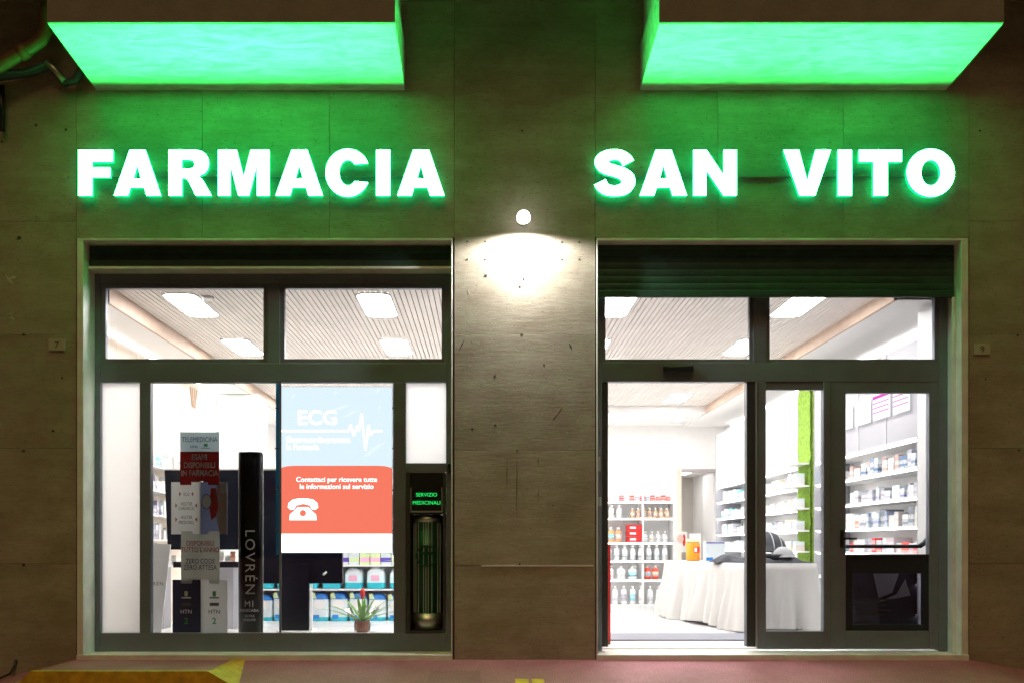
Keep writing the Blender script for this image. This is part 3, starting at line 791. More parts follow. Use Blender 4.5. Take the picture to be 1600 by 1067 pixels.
# house numbers
def plate(x0, x1, y0, y1, n, label):
    t = MB().box(PX(x0), PX(x1), -0.014, -0.003, PZ(y1), PZ(y0)).build('house_number_plate', M['plate'], None, bevel=0.002)
    tag(t, label, 'plate')
    text_mb(n, 0.055, PX((x0+x1)/2), PZ((y0+y1)/2)-0.027, -0.0145, 0.02).build('numeral', M['ink_grey'], t)
plate(77, 103, 530, 548, '7', 'small stone house number plate reading 7 beside the shop window')
plate(1521, 1546, 537, 554.5, '9', 'small stone house number plate reading 9 beside the shop door')

# ------------------------------------------------------------------ shop interior: shell
FZ, CE = 0.05, 3.147
WX0, WX1, WY1 = -3.70, 4.24, 8.35
SL0, SL1, SLY = -3.22, 3.48, 6.72
def struct(name, mb, m, parent=None):
    o = mb.build(name, m, parent)
    if parent is None: o['kind'] = 'structure'
    return o
struct('shop_floor', MB().box(WX0-0.2, WX1+0.2, 0.361, 11.0, -0.1, FZ), M['floor'])
cl = struct('shop_ceiling', MB().box(WX0-0.2, WX1+0.2, 0.28, 11.0, CE+0.03, CE+0.2), M['slatgap'])
me = MB().box(-0.021, 0.021, 0, SLY-0.29, 0, 0.02).mesh('slat', M['slat'])
n = int((SL1-SL0)/0.05)
for i in range(n):
    put('slat', me, (SL0+0.03+i*0.05, 0.285, CE), cl)
H2 = 3.007
MB().box(SL0-0.03, SL0, 0.28, SLY, H2-0.004, CE+0.028).build('bulkhead_board', M['beige'], cl)
MB().box(SL1, SL1+0.03, 0.28, SLY, H2+0.02, CE+0.028).build('bulkhead_board', M['beige'], cl)
MB().box(WX0-0.1, SL0-0.032, 0.28, WY1, H2, CE+0.027).build('bulkhead', M['wallp'], cl)
MB().box(SL1+0.032, WX1+0.1, 0.28, WY1, H2+0.024, CE+0.027).build('bulkhead', M['wallp'], cl)
MB().box(SL0-0.03, SL1+0.03, SLY+0.002, WY1, 3.05, CE+0.027).build('bulkhead', M['wallp'], cl)
MB().box(WX0+0.004, WX0+0.030, 0.32, 4.75, H2-0.030, H2-0.002).build('cove_light', M['cove'], cl)
MB().box(WX1-0.030, WX1-0.004, 0.50, 7.9, H2-0.006, H2+0.022).build('cove_light', M['cove'], cl)
struct('shop_wall', MB().box(WX0-0.15, WX0, 0.272, WY1, -0.1, H2), M['wallp'])
struct('shop_wall', MB().box(WX1, WX1+0.15, 0.272, WY1+3.0, -0.1, H2+0.02), M['wallp'])
DX0, DX1, DZ = PX(1060,WY1), PX(1127,WY1), PZ(736,WY1)
struct('shop_wall', MB().box(WX0-0.1, DX0, WY1, WY1+0.12, -0.1, 3.17), M['wallp'])
struct('shop_wall', MB().box(DX0+0.001, WX1-0.001, WY1, WY1+0.12, DZ, 3.17), M['wallp'])
struct('shop_wall', MB().box(DX1, WX1-0.001, WY1, WY1+0.12, -0.1, DZ-0.001), M['wallp'])
# inside faces of the street wall
for a, b, z0, z1 in ((WX0, XL0-0.05, 0, 3.17), (XL1+0.012, XR0-0.012, 0, 3.17), (XR1+0.06, WX1, 0, 3.17)):
    struct('shop_wall', MB().box(a, b, 0.272, 0.30, z0, z1), M['wallp'])
# back corridor behind the doorway
struct('shop_wall', MB().box(DX0-0.5, WX1, 10.8, 10.9, -0.1, 3.1), mat('corridor_beige', (0.58,0.54,0.50), 0.7))
struct('shop_wall', MB().box(DX0-0.6, DX0-0.5, WY1+0.121, 10.8, -0.1, 3.17), M['wallp'])
MB().box(DX0-0.5, WX1, WY1+0.125, 10.8, 2.32, 2.36).build('dropped_ceiling', M['wallp'], cl)
cp_ = thing('ceiling_lamp', (3.6,9.4,2.318), 'ceiling light panel in the corridor beyond the inner doorway', 'ceiling lamp', 'ceiling light panels of the shop')
MB().box(3.3, 3.9, 8.9, 10.0, 2.308, 2.318).build('diffuser', M['corridor_lamp'], cp_)
df = thing('inner_doorway', ((DX0+DX1)/2, WY1-0.02, FZ), 'grey brown frame of the open doorway in the back wall', 'doorway')
mdf = mat('doorframe_taupe', (0.40,0.36,0.36), 0.5)
MB().box(DX0-0.03, DX0+0.05, WY1-0.03, WY1+0.14, FZ, DZ+0.04).build('jamb', M['palewood'], df)
MB().box(DX1-0.05, DX1+0.03, WY1-0.03, WY1+0.14, FZ, DZ+0.04).build('jamb', mdf, df)
MB().box(DX0+0.051, DX1-0.051, WY1-0.03, WY1+0.14, DZ-0.01, DZ+0.04).build('head', mdf, df)
MB().box(DX1-0.10, DX1-0.055, WY1+0.15, WY1+0.9, FZ, DZ-0.02).build('door_leaf', M['shelf'], df)

# ceiling lamps: rounded panels
def rrect(w_, l_, r, n=5):
    pts = []
    for cx, cy_, a0 in ((w_/2-r, l_/2-r, 0), (-w_/2+r, l_/2-r, 90), (-w_/2+r, -l_/2+r, 180), (w_/2-r, -l_/2+r, 270)):
        pts += [(cx+r*math.cos(R(a0+90*k/n)), cy_+r*math.sin(R(a0+90*k/n))) for k in range(n+1)]
    return pts
dif = MB().zprism(rrect(0.288,0.758,0.069), -0.009, -0.003).mesh('diffuser', M['panel_light'])
_o, _i = rrect(0.312,0.782,0.081), rrect(0.29,0.76,0.07)
_n = len(_o)
rim = MB().add([(x,y,z) for z in (-0.014,0.0) for lp in (_o,_i) for x, y in lp],
               [f for k in range(_n) for f in ((k,(k+1)%_n,_n+(k+1)%_n,_n+k),(2*_n+k,3*_n+k,3*_n+(k+1)%_n,2*_n+(k+1)%_n),(k,2*_n+k,2*_n+(k+1)%_n,(k+1)%_n),(_n+k,_n+(k+1)%_n,3*_n+(k+1)%_n,3*_n+k))]).mesh('rim', M['white'])
rowname = ['nearest the street', 'second from the street', 'third from the street', 'nearest the back wall']
colname = {-2.71: 'above the cardboard stand', -1.0: 'above the poster screen', 1.19: 'above the sliding door opening', 2.865: 'above the cloth covered table'}
for j, y in enumerate((0.855, 2.55, 4.25, 5.96)):
    for x in (-2.71, -1.0, 1.19, 2.865):
        t = thing('ceiling_lamp', (x, y, CE-0.001), 'ceiling light panel %s, %s' % (colname[x], rowname[j]), 'ceiling lamp', 'ceiling light panels of the shop')
        put('diffuser', dif, (x, y, CE-0.001), t); put('rim', rim, (x, y, CE-0.0005), t)
dl = MB().lathe([(0.10,-0.006),(0.10,-0.001)], (0,0,0), 20).mesh('lens', M['down'])
dr_ = MB().lathe([(0.125,-0.0035),(0.125,-0.0005)], (0,0,0), 20).mesh('rim', M['white'])
for x, nm in ((-2.0,'far from the doorway'),(-0.9,'over the middle of the room'),(0.6,'behind the stone pillar'),(2.23,'seen through the door opening'),(3.24,'next to the inner doorway')):
    t = thing('downlight', (x, 7.53, 3.05), 'round recessed downlight near the back wall, %s' % nm, 'downlight', 'round downlights at the back')
    put('lens', dl, (x, 7.53, 3.05), t); put('rim', dr_, (x, 7.53, 3.05), t)
t = thing('smoke_detector', (PX(321,0.6),0.6,CE), 'small round ceiling sensor beside the light panel', 'sensor')
MB().lathe([(0.03,-0.03),(0.05,-0.024),(0.055,-0.002)], (-2.48,0.60,CE), 18).build('base', M['white'], t)

# entrance mat
tag(MB().box(0.98, 2.95, 0.95, 1.57, FZ+0.001, FZ+0.012).build('entrance_mat', M['mat']), 'flat grey entrance mat just inside the open sliding door', 'mat')

# ------------------------------------------------------------------ left wall: wood panelling, niche, pale pilaster, small shelves
pw = thing('wood_panelling', (WX0+0.01, 2.2, FZ), 'pale wood wall panelling behind the cardboard stand', 'panelling')
for k in range(7):
    y0 = 0.5 + k*0.5
    if y0 + 0.5 > 4.02: break
    MB().box(WX0+0.002, WX0+0.022, y0+0.003, y0+0.497, FZ, H2-0.01).build('panel', M['palewood'], pw)
crown = MB()
for dy in (-0.09, -0.03, 0.03, 0.09):
    yy = 3.78+dy
    crown.tube([(WX0+0.03, yy*1.0+dy*0.4, 2.90),(WX0+0.03, yy, 2.80),(WX0+0.03, 3.78+dy*0.55, 2.66)], 0.010, 6)
crown.build('emblem', M['beige'], pw)
tag(MB().box(WX0+0.002, -3.13, 4.8, 5.3, FZ, H2-0.006).build('pilaster', M['palegreen']), 'pale green pilaster at the back of the wood panelled wall', 'pilaster')
ls = thing('wall_rack', (WX0+0.1, 2.6, 0.9), 'narrow white product shelves on the wood panelled wall', 'shelf')
boxm = {}
def carton(w_, d_, h_, m):
    k = (w_, d_, h_, m)
    if k not in boxm:
        boxm[k] = MB().box(-w_/2, w_/2, -d_/2, d_/2, 0, h_*0.62).box(-w_/2+0.0006, w_/2-0.0006, -d_/2+0.0006, d_/2-0.0006, h_*0.62, h_, 1).mesh('carton', [M[m], M['packwhite']] if random.random() < 0.4 else [M[m], M[m]])
    return boxm[k]
for z, lv in ((1.78,'top'),(1.52,'second'),(1.26,'third'),(1.0,'lowest')):
    MB().box(WX0+0.023, WX0+0.20, 1.9, 3.3, z-0.015, z).build('shelf', M['shelf'], ls)
    y = 1.95; cnt = 0
    while y < 3.2:
        wd = random.choice((0.05,0.07,0.10)); hh = random.uniform(0.09,0.18)
        o = put('cosmetic_box', carton(0.07, wd, round(hh,2), 'cartonE'), (WX0+0.12, y+wd/2, z+0.001))
        cnt += 1
        tag(o, '%s small box from the street on the %s shelf of the panelled wall' % (nth(cnt), lv), 'box', 'cosmetics on the %s wall rack shelf' % lv)
        y += wd + random.choice((0.012,0.02,0.08))

# ------------------------------------------------------------------ poster screen hung behind the glass
Ye = 0.29
es = thing('poster_screen', (PX(526,Ye),Ye,PZ(862,Ye)), 'backlit hanging poster screen about ECG tests with red lower half', 'screen')
ex0, ex1 = PX(438.5,Ye), PX(612.5,Ye)
zt_, zm_, zr_, zb_ = PZ(604,Ye), PZ(727,Ye), PZ(833,Ye), PZ(862.5,Ye)
MB().box(ex0-0.004, ex1+0.004, Ye+0.003, Ye+0.022, zb_-0.004, zt_+0.004).build('casing', M['white'], es)
MB().box(ex0, ex1, Ye, Ye+0.002, zm_-0.02, zt_).build('blue_field', M['ecg_blue'], es)
rad = 0.10
redp = [(ex0,zr_),(ex1,zr_),(ex1,zm_-0.028)] + [(ex1-rad*1.2*(1-math.cos(R(a))), zm_-0.028+0.028*math.sin(R(a))) for a in (30,60,90)] + [(ex0+rad*1.2*(1-math.cos(R(a))), zm_-0.028+0.028*math.sin(R(a))) for a in (90,60,30)] + [(ex0,zm_-0.028)]
MB().prism(redp, Ye-0.002, Ye-0.0005).build('red_field', M['ecg_red'], es)
MB().box(ex0, ex1, Ye, Ye+0.002, zb_, zr_-0.0005).build('white_field', M['ecg_white'], es)
def etext(t, cap, px, py, bold_, sx=1.0, m='ecg_white', align='LEFT', dy=0.0, sp=1.0):
    text_mb(t, cap, PX(px,Ye), PZ(py,Ye), Ye-0.0035-dy, bold_*0.55, sx, align, spacing=sp).build('lettering', M[m], es)
etext('ECG', 0.125, 464, 662.5, 0.05, 1.05)
etext('Elettrocardiogramma', 0.052, 447, 691, 0.045, 0.90)
etext('in Farmacia', 0.050, 447, 702, 0.045, 0.90)
etext('Contattaci per ricevere tutte', 0.043, 526, 752, 0.035, 1.0, align='CENTER')
etext('le informazioni sul servizio', 0.043, 526, 763, 0.035, 1.0, align='CENTER')
pulse = [(439,673),(544,673),(548,664),(553,680),(558,665),(561,672),(565,646),(571,702),(576,664),(579,679),(583,673),(597,673)]
pm = MB()
pp = [Vector((PX(a,Ye), Ye-0.0022, PZ(b,Ye))) for a, b in pulse]
for a, b in zip(pp[:-1], pp[1:]):
    dd = (b-a).normalized(); nn = Vector((-dd.z,0,dd.x))*0.0085
    a2, b2 = a-dd*0.004, b+dd*0.004
    pm.add([a2-nn,b2-nn,b2+nn,a2+nn], [(0,1,2,3)])
pm.build('pulse_line', M['ecg_white'], es)
# telephone pictogram
def pe(px, py): return (PX(px,Ye), PZ(py,Ye))
hand = [pe(*p) for p in ((449.5,792),(451,785),(457,780),(466,778),(481,778),(490,780),(496,785),(497.5,792),(493,796),(487,795),(484,789),(474,786.5),(463,789),(460,795),(454,796))]
MB().prism(hand[::-1], Ye-0.0042, Ye-0.0025).build('handset', M['ecg_white'], es)
body = [pe(*p) for p in ((452,812),(453,803),(460,797),(465,791.5),(482,791.5),(487,797),(494,803),(495,812))]
MB().prism(body[::-1], Ye-0.0042, Ye-0.0025).build('phone_body', M['ecg_white'], es)
MB().prism([(PX(473.5,Ye)+0.027*math.cos(2*math.pi*k/18), PZ(801,Ye)+0.027*math.sin(2*math.pi*k/18)) for k in range(18)], Ye-0.0055, Ye-0.0043).build('dial', M['ecg_red'], es)
# pale vein shapes on the blue field
for (a, b, c, e) in ((520,640,548,632),(535,652,560,640),(575,705,604,690),(566,714,590,700),(590,640,596,634),(520,615,528,612),(455,622,462,616),(585,612,597,606)):
    p, q = Vector((PX(a,Ye),0,PZ(b,Ye))), Vector((PX(c,Ye),0,PZ(e,Ye))); dd = (q-p).normalized(); nn = Vector((-dd.z,0,dd.x))*0.018
    pts = [(v.x, v.z) for v in (p, p*0.6+q*0.4-nn, q, p*0.4+q*0.6+nn)]
    MB().prism(pts, Ye-0.0012, Ye-0.0002).build('drawn_shape', M['ecg_blue2'], es)
for px in (433.5, 616.5):
    x = PX(px,Ye)
    st = MB().box(x-0.014, x+0.014, Ye+0.002, Ye+0.008, zb_-0.02, PZ(597,Ye)+0.05).build('suspension_strip', M['acrylic'], es)
    for py in (637, 700, 765, 828):
        MB().tube([(x-0.02,Ye-0.002,PZ(py,Ye)),(x+0.02,Ye-0.002,PZ(py,Ye))], 0.006, 8).build('clamp', M['black'], st)

# ------------------------------------------------------------------ cardboard stand of stacked cards
Yc = 0.42
def cq(px): return PX(px,Yc)
def cz_(py): return PZ(py,Yc)
cs = thing('cardboard_stand', (cq(312),Yc,FZ), 'tall cardboard stand of slotted grey, red, white and navy cards', 'display stand')
def card(pts, y0, m, name, t=0.006):
    return MB().prism([(cq(a), cz_(b)) for a, b in pts][::-1], y0, y0+t).build(name, M[m], cs)
card(((281.5,674.5),(342.5,674.5),(342.5,705),(281.5,705)), Yc, 'card_grey', 'header_card')
card(((281.5,705.2),(342.5,705.2),(342.5,757),(325,757),(325,751),(299,751),(299,757),(281.5,757)), Yc-0.004, 'card_red', 'red_card')
card(((267,752.5),(313,752.5),(313,834),(299,834),(299,829),(282,829),(282,834),(267,834)), Yc+0.008, 'card_white', 'list_card')
card(((313.1,752.5),(354.5,752.5),(354.5,834),(342,834),(342,829),(328,829),(328,834),(313.1,834)), Yc+0.008, 'print_blue', 'photo_card')
card(((329,762),(337,762),(341,790),(337,806),(330,812),(326,790)), Yc+0.0065, 'print_bright_red', 'photo_print', 0.0014)
card(((338,752.6),(354.4,752.6),(354.4,833),(343,833),(338,812),(341,790)), Yc+0.0066, 'skin_tone', 'photo_print', 0.0014)
card(((343,752.7),(354.3,752.7),(354.3,768),(344,770)), Yc+0.0052, 'card_white', 'photo_print', 0.0014)
MB().prism([(cq(322.5)+7.5*0.0056*math.cos(2*math.pi*k/16), cz_(783)+0.068*math.sin(2*math.pi*k/16)) for k in range(16)], Yc+0.004, Yc+0.0063).build('photo_print', M['ink_blue'], cs)
MB().prism([(cq(322.5)+6.5*0.0056*math.cos(2*math.pi*k/16), cz_(783)+0.060*math.sin(2*math.pi*k/16)) for k in range(16)], Yc+0.0025, Yc+0.0039).build('photo_print', M['ink_white'], cs)
card(((283,829),(299,829),(302,834),(323,834),(326,829),(343,829),(343,911),(327,911),(327,905),(301,905),(299,911),(283,911)), Yc-0.002, 'card_stone', 'slogan_card')
card(((269,905),(313,905),(313,1010.5),(269,1010.5)), Yc+0.008, 'card_navy', 'navy_card')
card(((313.1,905),(355,905),(355,1010.5),(313.1,1010.5)), Yc+0.0085, 'card_white', 'pale_card')
MB().box(cq(290), cq(335), Yc+0.016, Yc+0.20, FZ, FZ+0.02).build('foot', M['card_white'], cs)
MB().box(cq(311), cq(314), Yc+0.0165, Yc+0.06, FZ+0.021, cz_(680)).build('back_rib', M['card_white'], cs)
def ct(t, cap, px, py, m, bold_=0.0, sx=0.72, y=Yc-0.0055, sp=1.0):
    text_mb(t, cap, cq(px), cz_(py), y, bold_*0.55, sx, 'CENTER', spacing=sp).build('lettering', M[m], cs)
ct('TELEMEDICINA', 0.045, 312, 690, 'ink_blue', 0.0, 0.74, Yc-0.0015)
ct('HTN', 0.022, 303, 699.5, 'ink_blue', 0.05, 1.0, Yc-0.0015); MB().box(cq(318.5), cq(324.5), Yc-0.0022, Yc-0.0004, cz_(697.5), cz_(692.5)).build('logo', M['ink_green'], cs)
MB().box(cq(314.5), cq(328), Yc-0.0022, Yc-0.0004, cz_(700), cz_(699)).build('logo', M['ink_grey'], cs)
ct('ESAMI', 0.052, 312, 718, 'ink_white', 0.016, 0.72); ct('DISPONIBILI', 0.052, 312, 730.5, 'ink_white', 0.016, 0.72); ct('IN FARMACIA', 0.052, 312, 743, 'ink_white', 0.016, 0.74)
yl = Yc+0.0065
for t_, py in (('ECG',774),('HOLTER',789),('CARDIACO',796),('HOLTER',810),('PRESSORIO',818)):
    ct(t_, 0.030, 291, py, 'ink_grey', 0.0, 0.66, yl)
for px, py, sg in ((281,771,1),(300,771,-1),(275,789,1),(306,789,-1),(275,811,1),(306,811,-1)):
    MB().prism([(cq(px)+sg*0.010, cz_(py)),(cq(px)-sg*0.008, cz_(py)+0.02),(cq(px)-sg*0.008, cz_(py)-0.02)][::sg], yl-0.0012, yl).build('arrow', M['ink_red'], cs)
ct('DISPONIBILI', 0.046, 313, 852, 'ink_red', 0.014, 0.72, Yc-0.0035); ct('TUTTO L\u2019ANNO', 0.046, 313, 862, 'ink_red', 0.014, 0.72, Yc-0.0035)
ct('ZERO CODE', 0.046, 313, 880, 'ink_blue', 0.012, 0.72, Yc-0.0035); ct('ZERO ATTESA', 0.046, 313, 889.5, 'ink_blue', 0.012, 0.72, Yc-0.0035)
for px, a, b in ((290.5,'ink_white','ink_white'),(334.5,'ink_grey','ink_grey')):
    y_ = Yc+0.0065
    MB().box(cq(px)-0.014, cq(px)+0.014, y_-0.0012, y_, cz_(931), cz_(923)).build('logo', M['limeprint'] if px < 300 else M['ink_green'], cs)
    MB().box(cq(px)-0.042, cq(px)+0.042, y_-0.0012, y_, cz_(934.2), cz_(932.2)).build('logo', M[a], cs)
    MB().box(cq(px)-0.04, cq(px)+0.04, y_-0.0012, y_, cz_(946), cz_(941)).build('logo', M['ink_grey'], cs)
    ct('HTN', 0.036, px, 958, a, 0.03, 1.0, y_-0.0006)
    ct('2', 0.055, px, 974, 'ink_green', 0.05, 1.0, y_-0.0006)

# mascara totem: a flattened black tube
Ym = 0.46
mt = thing('mascara_totem', (PX(389,Ym),Ym,FZ), 'tall black tube shaped mascara totem with white vertical lettering', 'display stand')
mx, mr = PX(389,Ym), 19.0/sca(Ym)
mh = PZ(705,Ym)-FZ
MB().lathe([(mr,0),(mr,mh-0.01),(mr*0.94,mh)], (mx,Ym+0.05,FZ), 32, 0, 1.0, 0.45).build('tube', M['black_gloss'], mt)
MB().box(mx+mr*0.99, mx+mr*1.06, Ym+0.045, Ym+0.055, FZ, FZ+mh-0.02).build('edge_strip', M['steel'], mt)
yt = Ym+0.05-mr*0.45-0.003
MBt = text_mb('LOVR\u00c9N', 0.088, mx-0.030, PZ(826,Ym), yt-0.004, 0.0, 1.1, 'LEFT', vertical=True, spacing=1.22)
MBt.build('lettering', M['ink_pale'], mt)
text_mb('M1', 0.058, mx+0.006, PZ(947.5,Ym), yt-0.003, 0.0, 0.9).build('lettering', M['ink_pale'], mt)
text_mb('MASCARA', 0.026, mx+0.006, PZ(955,Ym), yt-0.003, 0.012, 1.0).build('lettering', M['ink_pale'], mt)
text_mb('EXTRA', 0.022, mx+0.006, PZ(963.5,Ym), yt-0.003, 0.0, 0.9).build('lettering', M['ink_pale'], mt)
text_mb('VOLUME', 0.022, mx+0.006, PZ(969.5,Ym), yt-0.003, 0.0, 0.9).build('lettering', M['ink_pale'], mt)

# white leaning board at the window edge
Yb = 0.6
wb = thing('white_display_board', (PX(245,Yb),Yb,FZ), 'white leaning display board with faint lettering at the window edge', 'board')
MB().prism([(PX(205,Yb),FZ),(PX(249,Yb),FZ),(PX(266.5,Yb),PZ(850,Yb)),(PX(222,Yb),PZ(846,Yb))], Yb, Yb+0.012).build('board', M['white'], wb)
text_mb('LOVR\u00c9N', 0.034, PX(238,Yb), PZ(914,Yb), Yb-0.0015, 0.0, 1.0, spacing=1.2).build('lettering', M['ink_grey'], wb)

# black monitor seen from behind, on a pedestal
Yt = 1.85
tv = thing('black_monitor', (PX(462,Yt),Yt,FZ), 'large black monitor back on a black pedestal behind the poster', 'monitor')
MB().prism([(PX(262,Yt),PZ(858,Yt)),(PX(398,Yt),PZ(858,Yt)),(PX(398,Yt),PZ(734,Yt)),(PX(257,Yt),PZ(734,Yt))], Yt, Yt+0.05).build('panel', M['tv'], tv)
MB().box(PX(398.2,Yt), PX(535,Yt), Yt, Yt+0.06, PZ(911,Yt), PZ(734,Yt)).build('panel', M['tv'], tv, bevel=0.006)
MB().box(PX(255,Yt), PX(437,Yt), Yt-0.006, Yt+0.056, PZ(734,Yt)+0.001, PZ(731.5,Yt)).build('top_trim', M['steel'], tv)
MB().box(PX(441,Yt), PX(484,Yt), Yt-0.05, Yt-0.004, FZ+0.012, PZ(880,Yt)).build('pedestal', M['tv'], tv, bevel=0.006)
MB().box(PX(436,Yt), PX(489,Yt), Yt-0.09, Yt+0.25, FZ, FZ+0.011).build('foot', M['white'], tv)
MB().box(PX(485,Yt), PX(489,Yt), Yt-0.03, Yt-0.006, FZ+0.012, PZ(912,Yt)).build('cable_cover', M['shelf'], tv)
MB().box(PX(270,Yt), PX(398,Yt), Yt+0.01, Yt+0.05, PZ(886,Yt), PZ(877,Yt)).build('lower_bar', M['tv'], tv)
MB().tube([(PX(505,Yt),Yt-0.012,PZ(897,Yt)),(PX(511,Yt),Yt-0.012,PZ(893,Yt))], 0.012, 8).build('knob', M['steel'], tv)
# brochures below it
for i, px in enumerate((262, 272, 346, 356, 364)):
    o = MB().obox((PX(px,2.2),2.2,PZ(868+6*(i%2),2.2)), (0.025,0.0,0.0), (0,0.012,0), (0,0,0.05)).build('leaflet_box', M['cartonC'])
    tag(o, '%s small printed box glimpsed under the monitor %s' % (nth(i+1 if i < 2 else i-1), 'beside the white board' if i < 2 else 'beside the mascara totem'), 'box', 'boxes left of the cardboard stand' if i < 2 else 'boxes between stand and totem')
for px0, px1, nm in ((233,262,'beside the white board'),(345,369,'between the cardboard stand and the black totem')):
    sb = thing('low_display_table', (PX((px0+px1)/2,2.2),2.2,FZ), 'low white display table glimpsed %s' % nm, 'table')
    MB().box(PX(px0,2.2)-0.05, PX(px1,2.2)+0.05, 2.08, 2.32, PZ(885,2.2), PZ(875.5,2.2)).build('top', M['white'], sb)
    MB().box(PX(px0,2.2), PX(px1,2.2), 2.1, 2.3, FZ, PZ(885.2,2.2)).build('body', M['greypanel'], sb)

# ------------------------------------------------------------------ shelving with packs behind the window
Yg = 3.0
gx0, gx1 = PX(395,Yg), PX(690,Yg)
gd = thing('low_shelving', ((gx0+gx1)/2,Yg+0.2,FZ), 'white shelving full of packs behind the potted bromeliad', 'shelving')
MB().box(gx0, gx1, Yg+0.40, Yg+0.43, FZ, 1.75).build('back_panel', M['shelf'], gd)
for x in (gx0-0.02, gx1):
    MB().box(x, x+0.02, Yg, Yg+0.43, FZ, 1.75).build('upright', M['shelf'], gd)
zs_ = [PZ(970,Yg), PZ(919.5,Yg), PZ(882,Yg), PZ(845,Yg), PZ(808,Yg), PZ(770,Yg)]
for z in zs_:
    MB().box(gx0+0.001, gx1-0.001, Yg-0.005, Yg+0.399, z-0.018, z-0.001).build('shelf', M['shelf'], gd)
MB().box(gx0+0.001, gx1-0.001, Yg+0.03, Yg+0.05, FZ, zs_[0]-0.02).build('kick_board', M['shelf'], gd)
def pack_mesh(w_, d_, h_, mats, zones):
    """soft pack: rounded rings with printed zones (fraction of height, material)"""
    mb = MB(); n = 20
    hs_ = [0.0, 0.04, 0.15, 0.3, 0.5, 0.68, 0.8, 0.92, 1.0]
    bul = [0.86, 0.97, 1.0, 1.02, 1.03, 1.0, 0.95, 0.82, 0.62]
    rings = []
    for h, b in zip(hs_, bul):
        vs = []
        for k in range(n):
            a = 2*math.pi*k/n; ca, sa = math.cos(a), math.sin(a)
            ex = 0.32
            x = math.copysign(abs(ca)**ex, ca)*w_/2*(b if h > 0.9 else (b+1)/2); y = math.copysign(abs(sa)**ex, sa)*d_/2*b
            vs.append((x, y, h*h_ + 0.012*math.sin(3*a)*(h > 0.9)))
        rings.append(vs)
    base = 0
    allv = [v for r_ in rings for v in r_]
    for i in range(len(hs_)-1):
        mid = (hs_[i]+hs_[i+1])/2
        mi = [j for j, (lo_, hi_) in enumerate(zones) if lo_ <= mid < hi_][0]
        mb2 = [(i*n+k, i*n+(k+1)%n, (i+1)*n+(k+1)%n, (i+1)*n+k) for k in range(n)]
        if i == 0: mb.add(allv, mb2, mi, True)
        else:
            for f in mb2: mb.f.append(list(f)); mb.m.append(mi); mb.sm.append(True)
    mb.f.append([(len(hs_)-1)*n+k for k in range(n)]); mb.m.append(len(zones)-1); mb.sm.append(True)
    return mb.mesh('pack', [M[q] for q in mats])
pk1 = pack_mesh(0.205, 0.16, 0.325, ['teal','packwhite','blue'], [(0,0.10),(0.10,0.76),(0.76,1.01)])
pk2 = pack_mesh(0.205, 0.16, 0.255, ['teal','palecyan','packwhite'], [(0,0.24),(0.24,0.72),(0.72,1.01)])
lab = MB().prism([(-0.05,0.10),(0.05,0.10),(0.05,0.17),(-0.05,0.17)], -0.085, -0.0835).mesh('print_label', M['pinkprint'])
lab1 = MB().prism([(-0.075,0.03),(-0.005,0.03),(-0.005,0.075),(-0.075,0.075)], -0.0865, -0.085).mesh('print_label', M['blue'])
lab2 = MB().prism([(0.085*math.cos(k*math.pi/9)*0.8, 0.20+0.055*math.sin(k*math.pi/9)) for k in range(18)], -0.0895, -0.088).mesh('print_label', M['white'])
tabm = MB().prism([(-0.035,0.27),(-0.095,0.27),(-0.095,0.33),(-0.06,0.34)][::-1], -0.078, -0.074).mesh('corner_print', M['limeprint'])
x = gx0+0.11
i = 0
while x < gx1-0.10:
    i += 1
    o = put('diaper_pack', pk1, (x, Yg+0.10+random.uniform(-0.01,0.02), zs_[0]), rotz=random.uniform(-0.12,0.12), scale=(1,1,random.uniform(0.92,1.0)))
    tag(o, '%s white and blue diaper pack from the totem side, bottom window shelf' % nth(i), 'diaper pack', 'packs on the bottom window shelf')
    for me_ in (lab1, lab2, tabm):
        c = bpy.data.objects.new(me_.name.split('.')[0], me_); col.objects.link(c); c.parent = o
    x += 0.222
x = gx0+0.12; i = 0
while x < gx1-0.10:
    i += 1
    o = put('diaper_pack', pk2, (x, Yg+0.10+random.uniform(-0.01,0.02), zs_[1]), rotz=random.uniform(-0.10,0.10), scale=(1,1,random.uniform(0.9,1.0)))
    tag(o, '%s turquoise diaper pack from the totem side, middle window shelf' % nth(i), 'diaper pack', 'packs on the middle window shelf')
    c = bpy.data.objects.new('print_label', lab); col.objects.link(c); c.parent = o
    x += 0.262
x = gx0+0.06
k = 0
cols3 = ['limeprint','purple','limeprint','pinkprint','pinkprint','limeprint']
while x < gx1-0.07:
    mm = [('packwhite','purple'),('packwhite','limeprint'),('limeprint','pinkprint'),('limeprint','pinkprint')][k % 4]
    o = put('tissue_pack', MB().box(-0.058,0.058,-0.05,0.05,0.035,0.085).box(-0.0575,0.0575,-0.0495,0.0495,0,0.0345,1).box(-0.0575,0.0575,-0.0495,0.0495,0.0855,0.15,1).mesh('pack', [M[mm[1]], M[mm[0]]]), (x, Yg+0.07, zs_[2]))
    tag(o, '%s flowered tissue pack, %s from the totem side on the shelf below the poster' % (('purple','green','pink','pink')[k % 4], nth(k+1)), 'tissue pack', '%s tissue packs' % ('purple','green','pink','pink')[k % 4])
    x += 0.124; k += 1

